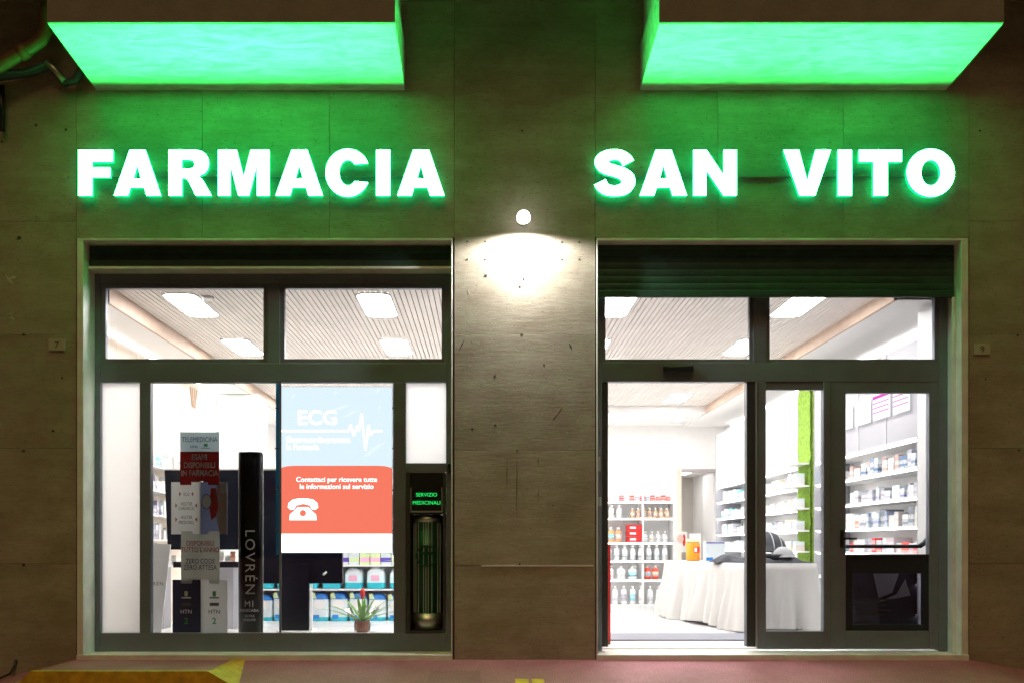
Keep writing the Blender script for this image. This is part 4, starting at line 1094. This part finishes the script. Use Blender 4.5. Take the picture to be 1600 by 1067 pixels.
# ------------------------------------------------------------------ potted bromeliad wrapped in cellophane, and a leafy branch
Yp = 1.75
px_, pz_ = PX(566,Yp), FZ
br = thing('bromeliad', (px_,Yp,pz_), 'potted bromeliad with one red flower wrapped in clear cellophane', 'plant')
MB().lathe([(0.055,0),(0.068,0.06),(0.075,0.11),(0.068,0.115)], (px_,Yp,pz_), 18).build('pot', M['terracotta'], br)
def leaf(az, lean, ln, wd, m='leaf', parent=br, base=(px_,Yp,pz_+0.10), name='leaf'):
    mb = MB(); vs = []; n = 9
    for i in range(n):
        t = i/(n-1)
        r_ = ln*math.sin(lean)*t + 0.03*t; zz = ln*math.cos(lean)*t*(1-0.35*lean*t*t)
        w_ = wd*(0.55+0.9*t*(1-t)*2)*(1-t**3)+0.001
        c = Vector((base[0]+math.cos(az)*r_, base[1]+math.sin(az)*r_, base[2]+zz))
        sd = Vector((-math.sin(az), math.cos(az), 0))
        vs += [c-sd*w_+Vector((0,0,0.012*(1-t))), c, c+sd*w_+Vector((0,0,0.012*(1-t)))]
    fs = []
    for i in range(n-1):
        for j in (0,1):
            fs.append((i*3+j, i*3+j+1, i*3+4+j, i*3+3+j))
    mb.add(vs, fs, 0, True)
    return mb.build(name, M[m], parent)
for az, le, ln in ((180,0.95,0.33),(200,0.5,0.28),(350,0.95,0.34),(330,0.45,0.27),(270,0.7,0.24),(250,0.25,0.26),(90,0.6,0.28),(30,0.75,0.30),(140,0.7,0.30),(290,0.35,0.25)):
    leaf(R(az), le, ln*1.35, 0.021)
for az, le, ln in ((178,1.12,0.50),(192,0.92,0.46),(2,1.15,0.50),(345,0.9,0.46),(315,1.1,0.36),(228,1.1,0.36)):
    leaf(R(az), le, ln, 0.024)
MB().tube([(px_,Yp,pz_+0.10),(px_+0.004,Yp-0.01,pz_+0.34)], [0.010,0.008], 8).build('stem', M['leaf'], br)
MB().lathe([(0.011,0),(0.024,0.03),(0.027,0.06),(0.020,0.09),(0.004,0.115)], (px_+0.004,Yp-0.01,pz_+0.34), 12).build('flower', M['flower'], br)
cm = MB(); n = 26; vs = []
for (rr, zz) in ((0.082,0.0),(0.085,0.08),(0.075,0.12),(0.12,0.18),(0.155,0.25)):
    for k in range(n):
        a = 2*math.pi*k/n; q = rr*(1+0.16*math.sin(7*a+zz*9)*(zz/0.25)+random.uniform(-0.05,0.05))
        vs.append((px_+q*math.cos(a), Yp+q*math.sin(a), pz_+0.003+zz+0.02*math.sin(5*a)*(zz > 0.2)))
cm.add(vs, [(i*n+k, i*n+(k+1)%n, (i+1)*n+(k+1)%n, (i+1)*n+k) for i in range(4) for k in range(n)], 0, True)
cm.build('cellophane', M['cello'], br)
Yl = 0.9
lb = thing('foliage_plant', (PX(648,Yl),Yl,FZ), 'bright green leafy plant half hidden behind the window mullion', 'plant')
lbx = PX(648,Yl)
MB().lathe([(0.09,0),(0.12,0.22),(0.115,0.23)], (lbx,Yl,FZ), 18).build('pot', M['white'], lb)
MB().tube([(lbx,Yl,FZ+0.22),(lbx-0.02,Yl,FZ+0.62),(lbx-0.06,Yl,PZ(868,Yl)+0.05)], [0.012,0.010,0.006], 8).build('stem', M['leaf'], lb)
for az, z0, ln, le in ((180,868,0.20,1.2),(195,872,0.24,1.45),(170,878,0.22,1.6),(200,884,0.2,1.75),(185,862,0.16,0.9),(20,870,0.2,1.3),(100,866,0.2,1.2),(280,872,0.18,1.4)):
    leaf(R(az), le, ln, 0.024, 'leaf_bright', lb, (lbx-0.05,Yl,PZ(z0,Yl)+0.02))

# ------------------------------------------------------------------ right wall shelving with lit shelves
RX = 3.80
rs = thing('wall_shelving', (RX+0.15, 4.0, FZ), 'long white lit shelving full of cartons along the side wall', 'shelving')
shz = [1.90, 1.64, 1.375, 1.115, 0.87, 0.60, 0.33]
secs = [(0.50,2.95),(3.48,7.3)]
for (a, b) in secs:
    MB().box(WX1-0.03, WX1-0.002, a, b, FZ, 2.45).build('back_panel', M['shelf'], rs)
    for z in shz[1:]:
        MB().box(RX, WX1-0.031, a+0.02, b-0.02, z-0.02, z).build('shelf', M['shelf'], rs)
        MB().box(RX+0.025, RX+0.037, a+0.03, b-0.03, z-0.030, z-0.0205).build('light_strip', M['strip'], rs)
    MB().box(RX, WX1-0.031, a+0.02, b-0.02, shz[0]-0.02, shz[0]).build('shelf', M['shelf'], rs)
    MB().box(RX+0.02, RX+0.04, a+0.03, b-0.03, shz[0]-0.034, shz[0]-0.0205).build('light_strip', M['strip'], rs)
    MB().box(RX+0.002, RX+0.018, a+0.021, b-0.021, shz[0]+0.001, 2.75).build('fascia_panel', M['greypanel'] if a < 1 else M['shelf'], rs)
    yy = a
    while yy < b:
        MB().box(RX-0.006, RX-0.0005, yy-0.003, yy+0.003, shz[0], 2.75).build('fascia_joint', M['shelf'], rs)
        yy += 0.62
    for y in (a, b-0.019):
        MB().box(RX-0.004, WX1-0.032, y, y+0.018, FZ, 2.75).build('upright', M['greypanel'], rs)
    MB().box(RX+0.03, WX1-0.033, a+0.021, b-0.021, FZ, 0.28).build('drawer_base', M['shelf'], rs)
MB().zprism([(RX-0.006,0.498),(RX+0.058,0.3005),(RX+0.30,0.3005),(RX+0.30,0.498)], FZ, H2).build('end_pier', M['shelf'], rs)
# moss pilaster between the two shelf runs
ms = thing('moss_panel', (RX, 3.21, FZ), 'narrow vertical green moss panel between the lit wall shelves', 'moss panel')
mb = MB(); nz, ny = 56, 7
vs = [(RX-0.02+random.uniform(-0.008,0.008), 3.02+0.40*j/(ny-1), FZ+(2.85)*i/(nz-1)) for i in range(nz) for j in range(ny)]
mb.add(vs, [(i*ny+j, (i+1)*ny+j, (i+1)*ny+j+1, i*ny+j+1) for i in range(nz-1) for j in range(ny-1)], 0, True)
mb.box(RX+0.0, RX+0.05, 3.02, 3.42, FZ, FZ+2.85)
mb.build('moss', M['moss'], ms)
for z in shz[:-1]:
    MB().box(RX-0.22, RX-0.032, 3.02, 3.42, z-0.018, z).build('shelf', M['shelf'], ms)
names = ['second','third','fourth','fifth']
lvl = [('top',1.64,'cartonA',0.20),('second',1.375,'cartonB',0.17),('third',1.115,'cartonC',0.20),('fourth',0.87,'cartonD',0.17),('fifth',0.60,'cartonE',0.18),('bottom',0.33,'cartonE',0.18)]
zone = [(0.58,2.15,'beside the glazed side door',(0.05,0.08,0.11,0.15)),(2.55,2.88,'next to the moss panel',(0.06,0.09,0.12)),(3.56,5.0,'behind the baby seat',(0.08,0.11,0.14,0.2)),(5.4,7.15,'near the inner doorway',(0.09,0.13,0.18))]
for (y0, y1, where, wds) in zone:
    for (nm, z, mm, hmax) in lvl:
        if z < 0.8 and y0 > 1: continue
        y = y0; cnt = 0
        while y < y1-0.06:
            cnt += 1
            wd = random.choice(wds); hh = round(random.uniform(0.5,0.85)*hmax, 2); dd = random.choice((0.10,0.14,0.18))
            q = mm if y0 < 1 else 'cartonE'
            o = put('carton', carton(dd, wd, hh, q), (RX+0.05+dd/2+random.uniform(0,0.03), y+wd/2, z+0.001))
            tag(o, '%s carton from the street on the %s lit wall shelf %s' % (nth(cnt), nm, where), 'carton', 'cartons on the %s wall shelf %s' % (nm, where))
            y += wd + random.choice((0.002,0.003,0.004,0.05 if random.random() < 0.3 else 0.003))
for z, nm in ((1.64,'upper'),(1.375,'second'),(1.115,'third'),(0.87,'lowest')):
    for k in range(2):
        o = put('carton', carton(0.10, 0.11, round(random.uniform(0.10,0.16),2), 'cartonE'), (RX-0.12, 3.12+0.17*k, z+0.001))
        tag(o, '%s pale carton on the %s little shelf before the moss' % (('nearer','farther')[k], nm), 'carton', 'cartons on the %s moss shelf' % nm)
# price screens above the shelves
for k, (a, b) in enumerate(((0.62,0.92),(1.0,1.34),(1.42,1.76),(1.84,2.10))):
    e = thing('price_screen', (RX-0.02,(a+b)/2,2.16), 'lit %s panel above the wall shelves, %s' % (('white and magenta striped','white and magenta striped','plain white','plain white')[k], ('nearest the street','second from the street','third from the street','farthest from the street')[k]), 'screen')
    MB().box(RX-0.03, RX-0.018, a, b, 2.15, 2.38).build('panel', M['screenwhite'], e)
    if k < 2:
        for z in (2.365, 2.31, 2.265, 2.22):
            MB().box(RX-0.033, RX-0.0305, a+0.002, b-0.002, z-(0.014 if z > 2.33 else 0.005), z+(0.014 if z > 2.33 else 0.004)).build('stripe', M['magenta'], e)
# two small spot lamps catching light on the moss
# ------------------------------------------------------------------ long table under a white cloth
ta, tb, tc, td = Vector((2.22,3.70)), Vector((2.64,1.72)), Vector((3.40,1.80)), Vector((2.92,3.85))
TZ = 0.75
tt = thing('long_table', (2.75,2.75,FZ), 'long table hidden under a white cloth inside the entrance', 'table')
MB().zprism([(ta.x+0.03,ta.y-0.03),(tb.x+0.02,tb.y+0.03),(tc.x-0.03,tc.y+0.03),(td.x-0.03,td.y-0.03)], TZ-0.035, TZ-0.004).build('top', M['palewood'], tt)
for p in (ta*0.9+tc*0.1, tb*0.9+td*0.1, tc*0.9+ta*0.1, td*0.9+tb*0.1):
    MB().box(p.x-0.025, p.x+0.025, p.y-0.025, p.y+0.025, FZ, TZ-0.036).build('leg', M['palewood'], tt)
corners = [ta, tb, tc, td]
per = []
for i in range(4):
    a, b = corners[i], corners[(i+1)%4]
    dv = (b-a); ln = dv.length; nrm = Vector((dv.y, -dv.x)).normalized()
    nseg = int(ln/0.035)
    for k in range(nseg):
        t = k/nseg
        per.append((a+dv*t, nrm, min(t, 1-t)*ln))
def sm(a): return a*a*(3-2*a)
nP = len(per); nZ = 11
cb = MB(); vs = []
ctr = (ta+tb+tc+td)/4
ph = [random.uniform(0,6.28) for _ in range(6)]
for iz in range(nZ):
    t = iz/(nZ-1)
    for k, (p, nn, ed) in enumerate(per):
        s = k*0.035
        rip = 0.034*math.sin(s*19+ph[0])+0.026*math.sin(s*31+1.3*t+ph[1])+0.020*math.sin(s*47+ph[2])+0.03*math.sin(s*8+ph[3])
        # blend the normals near corners so that the skirt flares round them
        pv = per[(k-3)%nP][1] + per[(k+3)%nP][1] + nn
        nv = pv.normalized()
        off = 0.006 + (0.02 + 0.05*t)*sm(t)*0.9 + rip*sm(t)*1.1
        corner = max(0.0, 1-ed/0.25)
        off += corner*0.03*t
        z = TZ + 0.001 - (TZ-FZ-0.02+0.02*math.sin(s*5+ph[4]))*t
        if iz == 0: off = -0.004; z = TZ+0.002
        vs.append((p.x+nv.x*off, p.y+nv.y*off, max(z, FZ+0.004)))
fs = [(i*nP+k, (i+1)*nP+k, (i+1)*nP+(k+1)%nP, i*nP+(k+1)%nP) for i in range(nZ-1) for k in range(nP)]
vs.append((ctr.x, ctr.y, TZ+0.003)); cix = len(vs)-1
fs += [(cix, k, (k+1)%nP) for k in range(nP)]
cb.add(vs, fs, 0, True)
tag(cb.build('tablecloth', M['cloth']), 'long white tablecloth hanging to the floor in folds', 'tablecloth')
# things on the table
def on(px, Y): return PX(px, Y)
Yj = 3.15
j = thing('orange_jar', (PX(1083,Yj),Yj,TZ+0.004), 'orange jar with red printed label on the cloth covered table', 'jar')
MB().lathe([(0.075,0),(0.082,0.02),(0.082,0.20),(0.07,0.22)], (PX(1083,Yj),Yj,TZ+0.004), 22).build('body', M['orange'], j)
MB().lathe([(0.084,0),(0.086,0.005),(0.086,0.03),(0.08,0.035)], (PX(1083,Yj),Yj,TZ+0.225), 22).build('lid', M['limeprint'], j)
MB().prism([(PX(1083,Yj)-0.01,TZ+0.10),(PX(1083,Yj)+0.055,TZ+0.10),(PX(1083,Yj)+0.055,TZ+0.17),(PX(1083,Yj)-0.01,TZ+0.17)], Yj-0.087, Yj-0.078).build('label', M['redcard'], j)
MB().prism([(PX(1083,Yj)-0.005,TZ+0.11),(PX(1083,Yj)+0.025,TZ+0.11),(PX(1083,Yj)+0.025,TZ+0.16),(PX(1083,Yj)-0.005,TZ+0.16)], Yj-0.089, Yj-0.0872).build('label', M['ink_white'], j)
Yw = 2.75
b_ = MB().box(PX(1103,Yw), PX(1133,Yw), Yw, Yw+0.12, TZ+0.004, TZ+0.23).build('white_box', M['packwhite'])
tag(b_, 'white box with blue corner print standing beside the orange jar', 'box')
MB().box(PX(1103.5,Yw), PX(1114,Yw), Yw-0.0015, Yw-0.0002, TZ+0.012, TZ+0.05).build('print', M['blue'], b_)
MB().box(PX(1104,Yw), PX(1132,Yw), Yw-0.0015, Yw-0.0002, TZ+0.21, TZ+0.222).build('print', M['purple'], b_)
# crumpled dark coat / blanket along the table edge
def blanket(name, x0, y0, x1, y1, wdt, hgt, m, label, seed):
    rnd = random.Random(seed); mb = MB(); nu, nv_ = 28, 9; vs = []
    d_ = Vector((x1-x0, y1-y0)); L_ = d_.length; d_ /= L_; nn = Vector((-d_.y, d_.x))
    f = [rnd.uniform(6,16) for _ in range(4)]; p_ = [rnd.uniform(0,6) for _ in range(4)]
    for i in range(nu):
        for k in range(nv_):
            u, v = i/(nu-1), k/(nv_-1)
            env = (math.sin(math.pi*v)**0.5)*(math.sin(math.pi*min(1,max(0.02,u)))**0.35)
            hh = hgt*env*(0.65+0.22*math.sin(f[0]*u+p_[0]+4*v)+0.15*math.sin(f[1]*u*1.7+p_[1]-5*v))
            q = Vector((x0,y0))+d_*(u*L_)+nn*((v-0.5)*wdt*(1+0.15*math.sin(f[2]*u+p_[2])))
            vs.append((q.x, q.y, TZ+0.006+max(0,hh)))
    mb.add(vs, [(i*nv_+k, (i+1)*nv_+k, (i+1)*nv_+k+1, i*nv_+k+1) for i in range(nu-1) for k in range(nv_-1)], 0, True)
    return tag(mb.build(name, M[m]), label, 'blanket')
blanket('folded_blanket', 2.52, 2.45, 2.80, 1.95, 0.22, 0.10, 'fab_dark', 'crumpled dark grey blanket on the table behind the white box', 3)
blanket('folded_blanket', 2.80, 1.88, 3.36, 1.93, 0.22, 0.07, 'fab_dark', 'flat charcoal blanket on the table under the baby seat', 5)
# baby seat: shell with padded rim and hood
bx, by, bz = 3.02, 2.10, TZ+0.075
bs = thing('baby_seat', (bx,by,bz-0.05), 'grey baby carrier seat with an arched hood on the table', 'baby seat')
def shellm(cx, cy_, cz0, rx, ry, rz, a0, a1, thick=0.02, nu=18, nv_=10):
    """part of an ellipsoid shell between the two tilt angles about the X axis"""
    mb = MB(); vs = []
    for rr in (1.0, 1.0-thick/rx):
        for i in range(nv_+1):
            th = R(a0+(a1-a0)*i/nv_)
            for k in range(nu+1):
                ph_ = math.pi*k/nu
                x = math.cos(ph_)*rx*rr; w_ = math.sin(ph_)
                vs.append((cx+x, cy_+w_*math.cos(th)*ry*rr, cz0+w_*math.sin(th)*rz*rr))
    st = (nv_+1)*(nu+1); fs = []
    for o_ in (0, st):
        for i in range(nv_):
            for k in range(nu):
                q = (o_+i*(nu+1)+k, o_+i*(nu+1)+k+1, o_+(i+1)*(nu+1)+k+1, o_+(i+1)*(nu+1)+k)
                fs.append(q if o_ == 0 else q[::-1])
    for i in (0, nv_):
        for k in range(nu):
            a = i*(nu+1)+k
            fs.append((a, st+a, st+a+1, a+1))
    return mb.add(vs, fs, 0, True)
shellm(bx, by, bz+0.02, 0.22, 0.28, 0.10, 180, 360).build('shell', M['fab_dark'], bs)
shellm(bx-0.03, by+0.02, bz+0.02, 0.20, 0.24, 0.24, 5, 172, 0.02).build('hood', M['fab_dark'], bs)
for off in (-0.09, 0.0, 0.09):
    w_ = math.sqrt(1-(off/0.20)**2)
    MB().tube([(bx-0.03+off, by+0.02+w_*0.242*math.cos(R(a)), bz+0.02+w_*0.242*math.sin(R(a))) for a in range(20,171,15)], 0.006, 6).build('hood_piping', M['fab_light'], bs)
shellm(bx+0.06, by-0.20, bz-0.01, 0.12, 0.08, 0.11, 0, 180, 0.03).build('cushion', M['fab_light'], bs)
MB().tube([(bx-0.24,by-0.02,bz),(bx-0.25,by-0.06,bz+0.12),(bx-0.20,by-0.10,bz+0.20)], [0.03,0.035,0.02], 10).build('side_pad', M['fab_light'], bs)
# red poster edge beside the opening
rp = thing('red_roll_up', (1.02,0.72,FZ), 'red upright board just inside the door at the pillar side', 'board')
MB().box(0.80, PX(954,0.72), 0.72, 0.735, FZ+0.01, PZ(850,0.72)).build('board', M['redcard'], rp)
MB().box(0.80, PX(953,0.72), 0.68, 0.78, FZ, FZ+0.0095).build('foot', M['black'], rp)
# added dark box; its pale pieces imitate reflections in the lower door pane
dc = thing('pane_reflection_box', (PX(1390,0.55),0.55,FZ), 'added dark box whose pale pieces imitate reflections in the lower door pane', 'box')
MB().box(PX(1318,0.52), PX(1470,0.52), 0.56, 0.80, FZ, PZ(872,0.5)).build('body', M['navy'], dc)
MB().prism([(PX(1318,0.5),FZ+0.002),(PX(1382,0.5),FZ+0.002),(PX(1366,0.5),PZ(880,0.5)),(PX(1318,0.5),PZ(874,0.5))], 0.535, 0.545).build('side_flap', M['ink_grey'], dc)
MB().prism([(PX(1374,0.48),PZ(940,0.48)),(PX(1425,0.48),PZ(930,0.48)),(PX(1417,0.48),PZ(905,0.48)),(PX(1403,0.48),PZ(928,0.48))], 0.505, 0.511).build('card', M['card_stone'], dc)  # this and the next pale shape stand for reflections in the glass
MB().prism([(PX(1376,0.48),PZ(934,0.48)),(PX(1397,0.48),PZ(926,0.48)),(PX(1410,0.48),PZ(888,0.48)),(PX(1366,0.48),PZ(888,0.48))], 0.515, 0.521).build('card', M['card_white'], dc)
# ------------------------------------------------------------------ back-left shelving with bottles, seen through the open door
Ys = 4.2
sx0_, sx1_ = 0.55, PX(1053,Ys)
bs2 = thing('bottle_shelving', ((sx0_+sx1_)/2,Ys+0.2,FZ), 'white shelving with rows of bottles behind the cloth covered table', 'shelving')
MB().box(sx0_, sx1_, Ys+0.36, Ys+0.40, FZ, 2.05).build('back_panel', M['shelf'], bs2)
for x in (sx0_-0.02, PX(1004,Ys), sx1_):
    MB().box(x, x+0.016, Ys, Ys+0.359, FZ, 1.9 if x > 1.9 else 1.9).build('upright', M['shelf'], bs2)
lev = [PZ(944,Ys), PZ(904.5,Ys), PZ(874.5,Ys), PZ(846,Ys), PZ(808,Ys), PZ(782,Ys)]
for z in lev:
    for a, b in ((sx0_-0.003, PX(1004,Ys)-0.001), (PX(1004,Ys)+0.017, sx1_-0.001)):
        MB().box(a, b, Ys+0.002, Ys+0.358, z-0.018, z).build('shelf', M['shelf'], bs2)
for z in lev[1:]:
    MB().box(sx0_+0.01, sx1_-0.01, Ys+0.012, Ys+0.022, z-0.026, z-0.0185).build('light_strip', M['strip'], bs2)  # glowing strips added to brighten the shelf cells
MB().box(sx0_, sx1_, Ys+0.03, Ys+0.05, FZ, lev[0]-0.02).build('kick_board', M['shelf'], bs2)
def bottle(r, h, m, cap_h=0.04, pump=False):
    body = MB().lathe([(r*0.95,0),(r,0.01),(r,h*0.78),(r*0.75,h*0.88),(r*0.42,h*0.92),(r*0.42,h*0.94)], (0,0,0), 14).mesh('body', M[m])
    cp = MB()
    if pump:
        cp.lathe([(r*0.45,h*0.942),(r*0.45,h*1.0),(r*0.16,h*1.005),(r*0.16,h*1.08)], (0,0,0), 10)
        cp.box(-r*0.25, r*0.9, -r*0.2, r*0.2, h*1.08, h*1.13)
    else:
        cp.lathe([(r*0.50,h*0.942),(r*0.50,h*0.942+cap_h),(r*0.44,h*0.942+cap_h+0.004)], (0,0,0), 12)
    return body, cp.mesh('cap', M['cap']), MB().lathe([(r*1.012,h*0.22),(r*1.012,h*0.62)], (0,0,0), 14).mesh('label', M['cartonE'])
def row(z, x0, x1, step, r, h, m, name, label, group, pump=False, capm=None, y=Ys+0.09):
    bm, cmh, lbm = bottle(r, h, m, 0.03, pump)
    x = x0; cnt = 0
    while x <= x1:
        cnt += 1
        e = thing(name, (x, y, z+0.001), nth(cnt) + ' ' + label, 'bottle', group)
        put('body', bm, (x, y, z+0.001), e); put('cap', cmh, (x, y, z+0.001), e); put('label', lbm, (x, y, z+0.001), e, rotz=random.uniform(-0.6,0.6))
        x += step
X_ = lambda px: PX(px, Ys)
row(lev[0], X_(935), X_(1040), 0.115, 0.036, 0.215, 'bottle_white', 'white_bottle', 'tall white bottle from the pillar on the lowest bottle shelf', 'white bottles, lowest shelf')
row(lev[1], X_(936), X_(1000), 0.15, 0.055, 0.15, 'bottle_white', 'pump_bottle', 'white pump bottle from the pillar on the second lowest bottle shelf', 'white pump bottles', True)
row(lev[1], X_(1014), X_(1028), 0.10, 0.042, 0.16, 'redplastic', 'orange_bottle', 'orange red bottle beside the white pump bottles', 'orange red bottles', True)
row(lev[2], X_(940), X_(1050), 0.105, 0.036, 0.17, 'bottle_grey', 'grey_bottle', 'pale grey bottle from the pillar, above the pump bottles', 'pale grey bottles')
row(lev[3], X_(945), X_(978), 0.095, 0.042, 0.165, 'bottle_orange', 'amber_bottle', 'amber bottle from the pillar beside the stacked red boxes', 'amber bottles')
for k, (dx, dz) in enumerate(((0,0),(0,0.075),(0,0.15))):
    o = put('red_gift_box', MB().box(-0.095,0.095,-0.07,0.07,0,0.072).box(-0.06,0.02,-0.0712,-0.0702,0.02,0.05,1).mesh('red_gift_box', [M['redcard'], M['packwhite']]), (X_(992), Ys+0.10, lev[3]+0.001+dz))
    tag(o, 'red box with white label, %s of the stack beside the amber bottles' % ('bottom','middle','top')[k], 'box', 'stacked red boxes')
row(lev[3], X_(1010), X_(1048), 0.085, 0.030, 0.11, 'bottle_white', 'small_jar_bottle', 'small white bottle from the stacked red boxes', 'small white bottles')
row(lev[4], X_(945), X_(980), 0.10, 0.035, 0.14, 'bottle_white', 'white_flacon', 'white flacon from the pillar above the amber bottles', 'white flacons')
row(lev[4], X_(990), X_(1050), 0.075, 0.028, 0.10, 'bottle_orange', 'amber_phial', 'amber phial from the flacons on the upper bottle shelf', 'amber phials')
x = X_(948); k = 0
while x < X_(1046):
    o = put('small_box', carton(0.055, 0.06, 0.075 if k % 2 else 0.06, 'cartonF' if False else 'cartonD'), (x, Ys+0.08, lev[5]+0.001))
    tag(o, '%s small box from the pillar on the highest bottle shelf' % nth(k+1), 'box', 'small boxes on the highest bottle shelf')
    x += 0.068; k += 1
# framed portrait card standing at the table's far end
pc_ = MB().obox((PX(1063,3.9),3.9,0.98), (0.085,0,0), (0,0.006,0), (0,0,0.13)).build('portrait_card', M['card_white'])
tag(pc_, 'small upright advertising card with a portrait behind the orange jar', 'card')
pf = MB().prism([(PX(1063,3.9)+0.04*math.cos(2*math.pi*k/14), 1.02+0.055*math.sin(2*math.pi*k/14)) for k in range(14)], 3.8915, 3.8938)
pf.build('printed_face', M['skin_tone'], pc_)
MB().prism([(PX(1063,3.9)+0.045+0.02*math.cos(2*math.pi*k/10), 1.00+0.08*math.sin(2*math.pi*k/10)) for k in range(10)], 3.8925, 3.8937).build('printed_hair', M['flower'], pc_)
tag(MB().obox((PX(1086,4.3),4.3,0.92), (0.075,0,0), (0,0.006,0), (0,0,0.17)).build('white_card', M['packwhite']), 'plain white upright card behind the orange jar', 'card')

# ------------------------------------------------------------------ pipes and cables under the balcony corner
pp_ = thing('drain_pipe', (PX(20,-0.12),-0.12,PZ(100)), 'tan drain pipe running diagonally under the balcony corner', 'pipe')
Yd = -0.14
def q3(px, py, Y): return (PX(px,Y), Y, PZ(py,Y))
MB().tube([q3(-700,190,Yd),q3(-120,150,Yd),q3(-60,132,Yd),q3(0,103,Yd),q3(40,80,Yd),q3(64,64,Yd),q3(71,50,Yd),q3(72,20,Yd),q3(72,-80,Yd)], 0.05, 14).build('tube', M['pipe'], pp_)
MB().tube([q3(30,86,Yd),q3(42,79,Yd)], 0.060, 14).build('joint', M['pipe'], pp_)
cb_ = thing('conduit_bundle', (PX(40,-0.05),-0.05,PZ(120)), 'dark blue grey conduits running into the wall below the drain pipe', 'conduit')
Yk = -0.06
MB().tube([q3(-700,128,Yk),q3(-50,124,Yk),q3(0,120,Yk),q3(40,115,Yk),q3(66,108,Yk),q3(78,104,Yk),q3(90,116,Yk),q3(102,130,Yk),q3(118,126,Yk),q3(134,100,Yk),q3(138,60,Yk)], 0.034, 12).build('conduit', M['cable_blue'], cb_)
MB().tube([q3(-700,112,Yk-0.03),q3(-50,112,Yk-0.03),q3(0,114,Yk-0.03),q3(40,112,Yk-0.03),q3(60,104,Yk-0.03),q3(72,99,Yk-0.03)], 0.02, 10).build('conduit', M['cable_blue'], cb_)
MB().tube([q3(72,99,Yk-0.032),q3(84,108,Yk-0.032),q3(100,127,Yk-0.032)], 0.024, 10).build('conduit', M['steel'], cb_)
tag(MB().tube([q3(3,135,-0.04),q3(3,205,-0.04)], 0.02, 10).build('wall_cable', M['black']), 'short dark vertical cable at the edge of the wall under the pipes', 'cable')
c_ = MB().tube([(-5.2,-0.25,gz(-5.2,-0.25)+0.01),(-4.5,-0.2,gz(-4.5,-0.2)+0.012),(-4.05,-0.12,gz(-4.05,-0.12)+0.012),(-3.9,-0.03,gz(-3.9,-0.03)+0.03),(-3.86,-0.012,0.0)], 0.009, 8)
tag(c_.build('ground_cable', M['black']), 'thin black cable lying on the ground at the foot of the wall', 'cable')
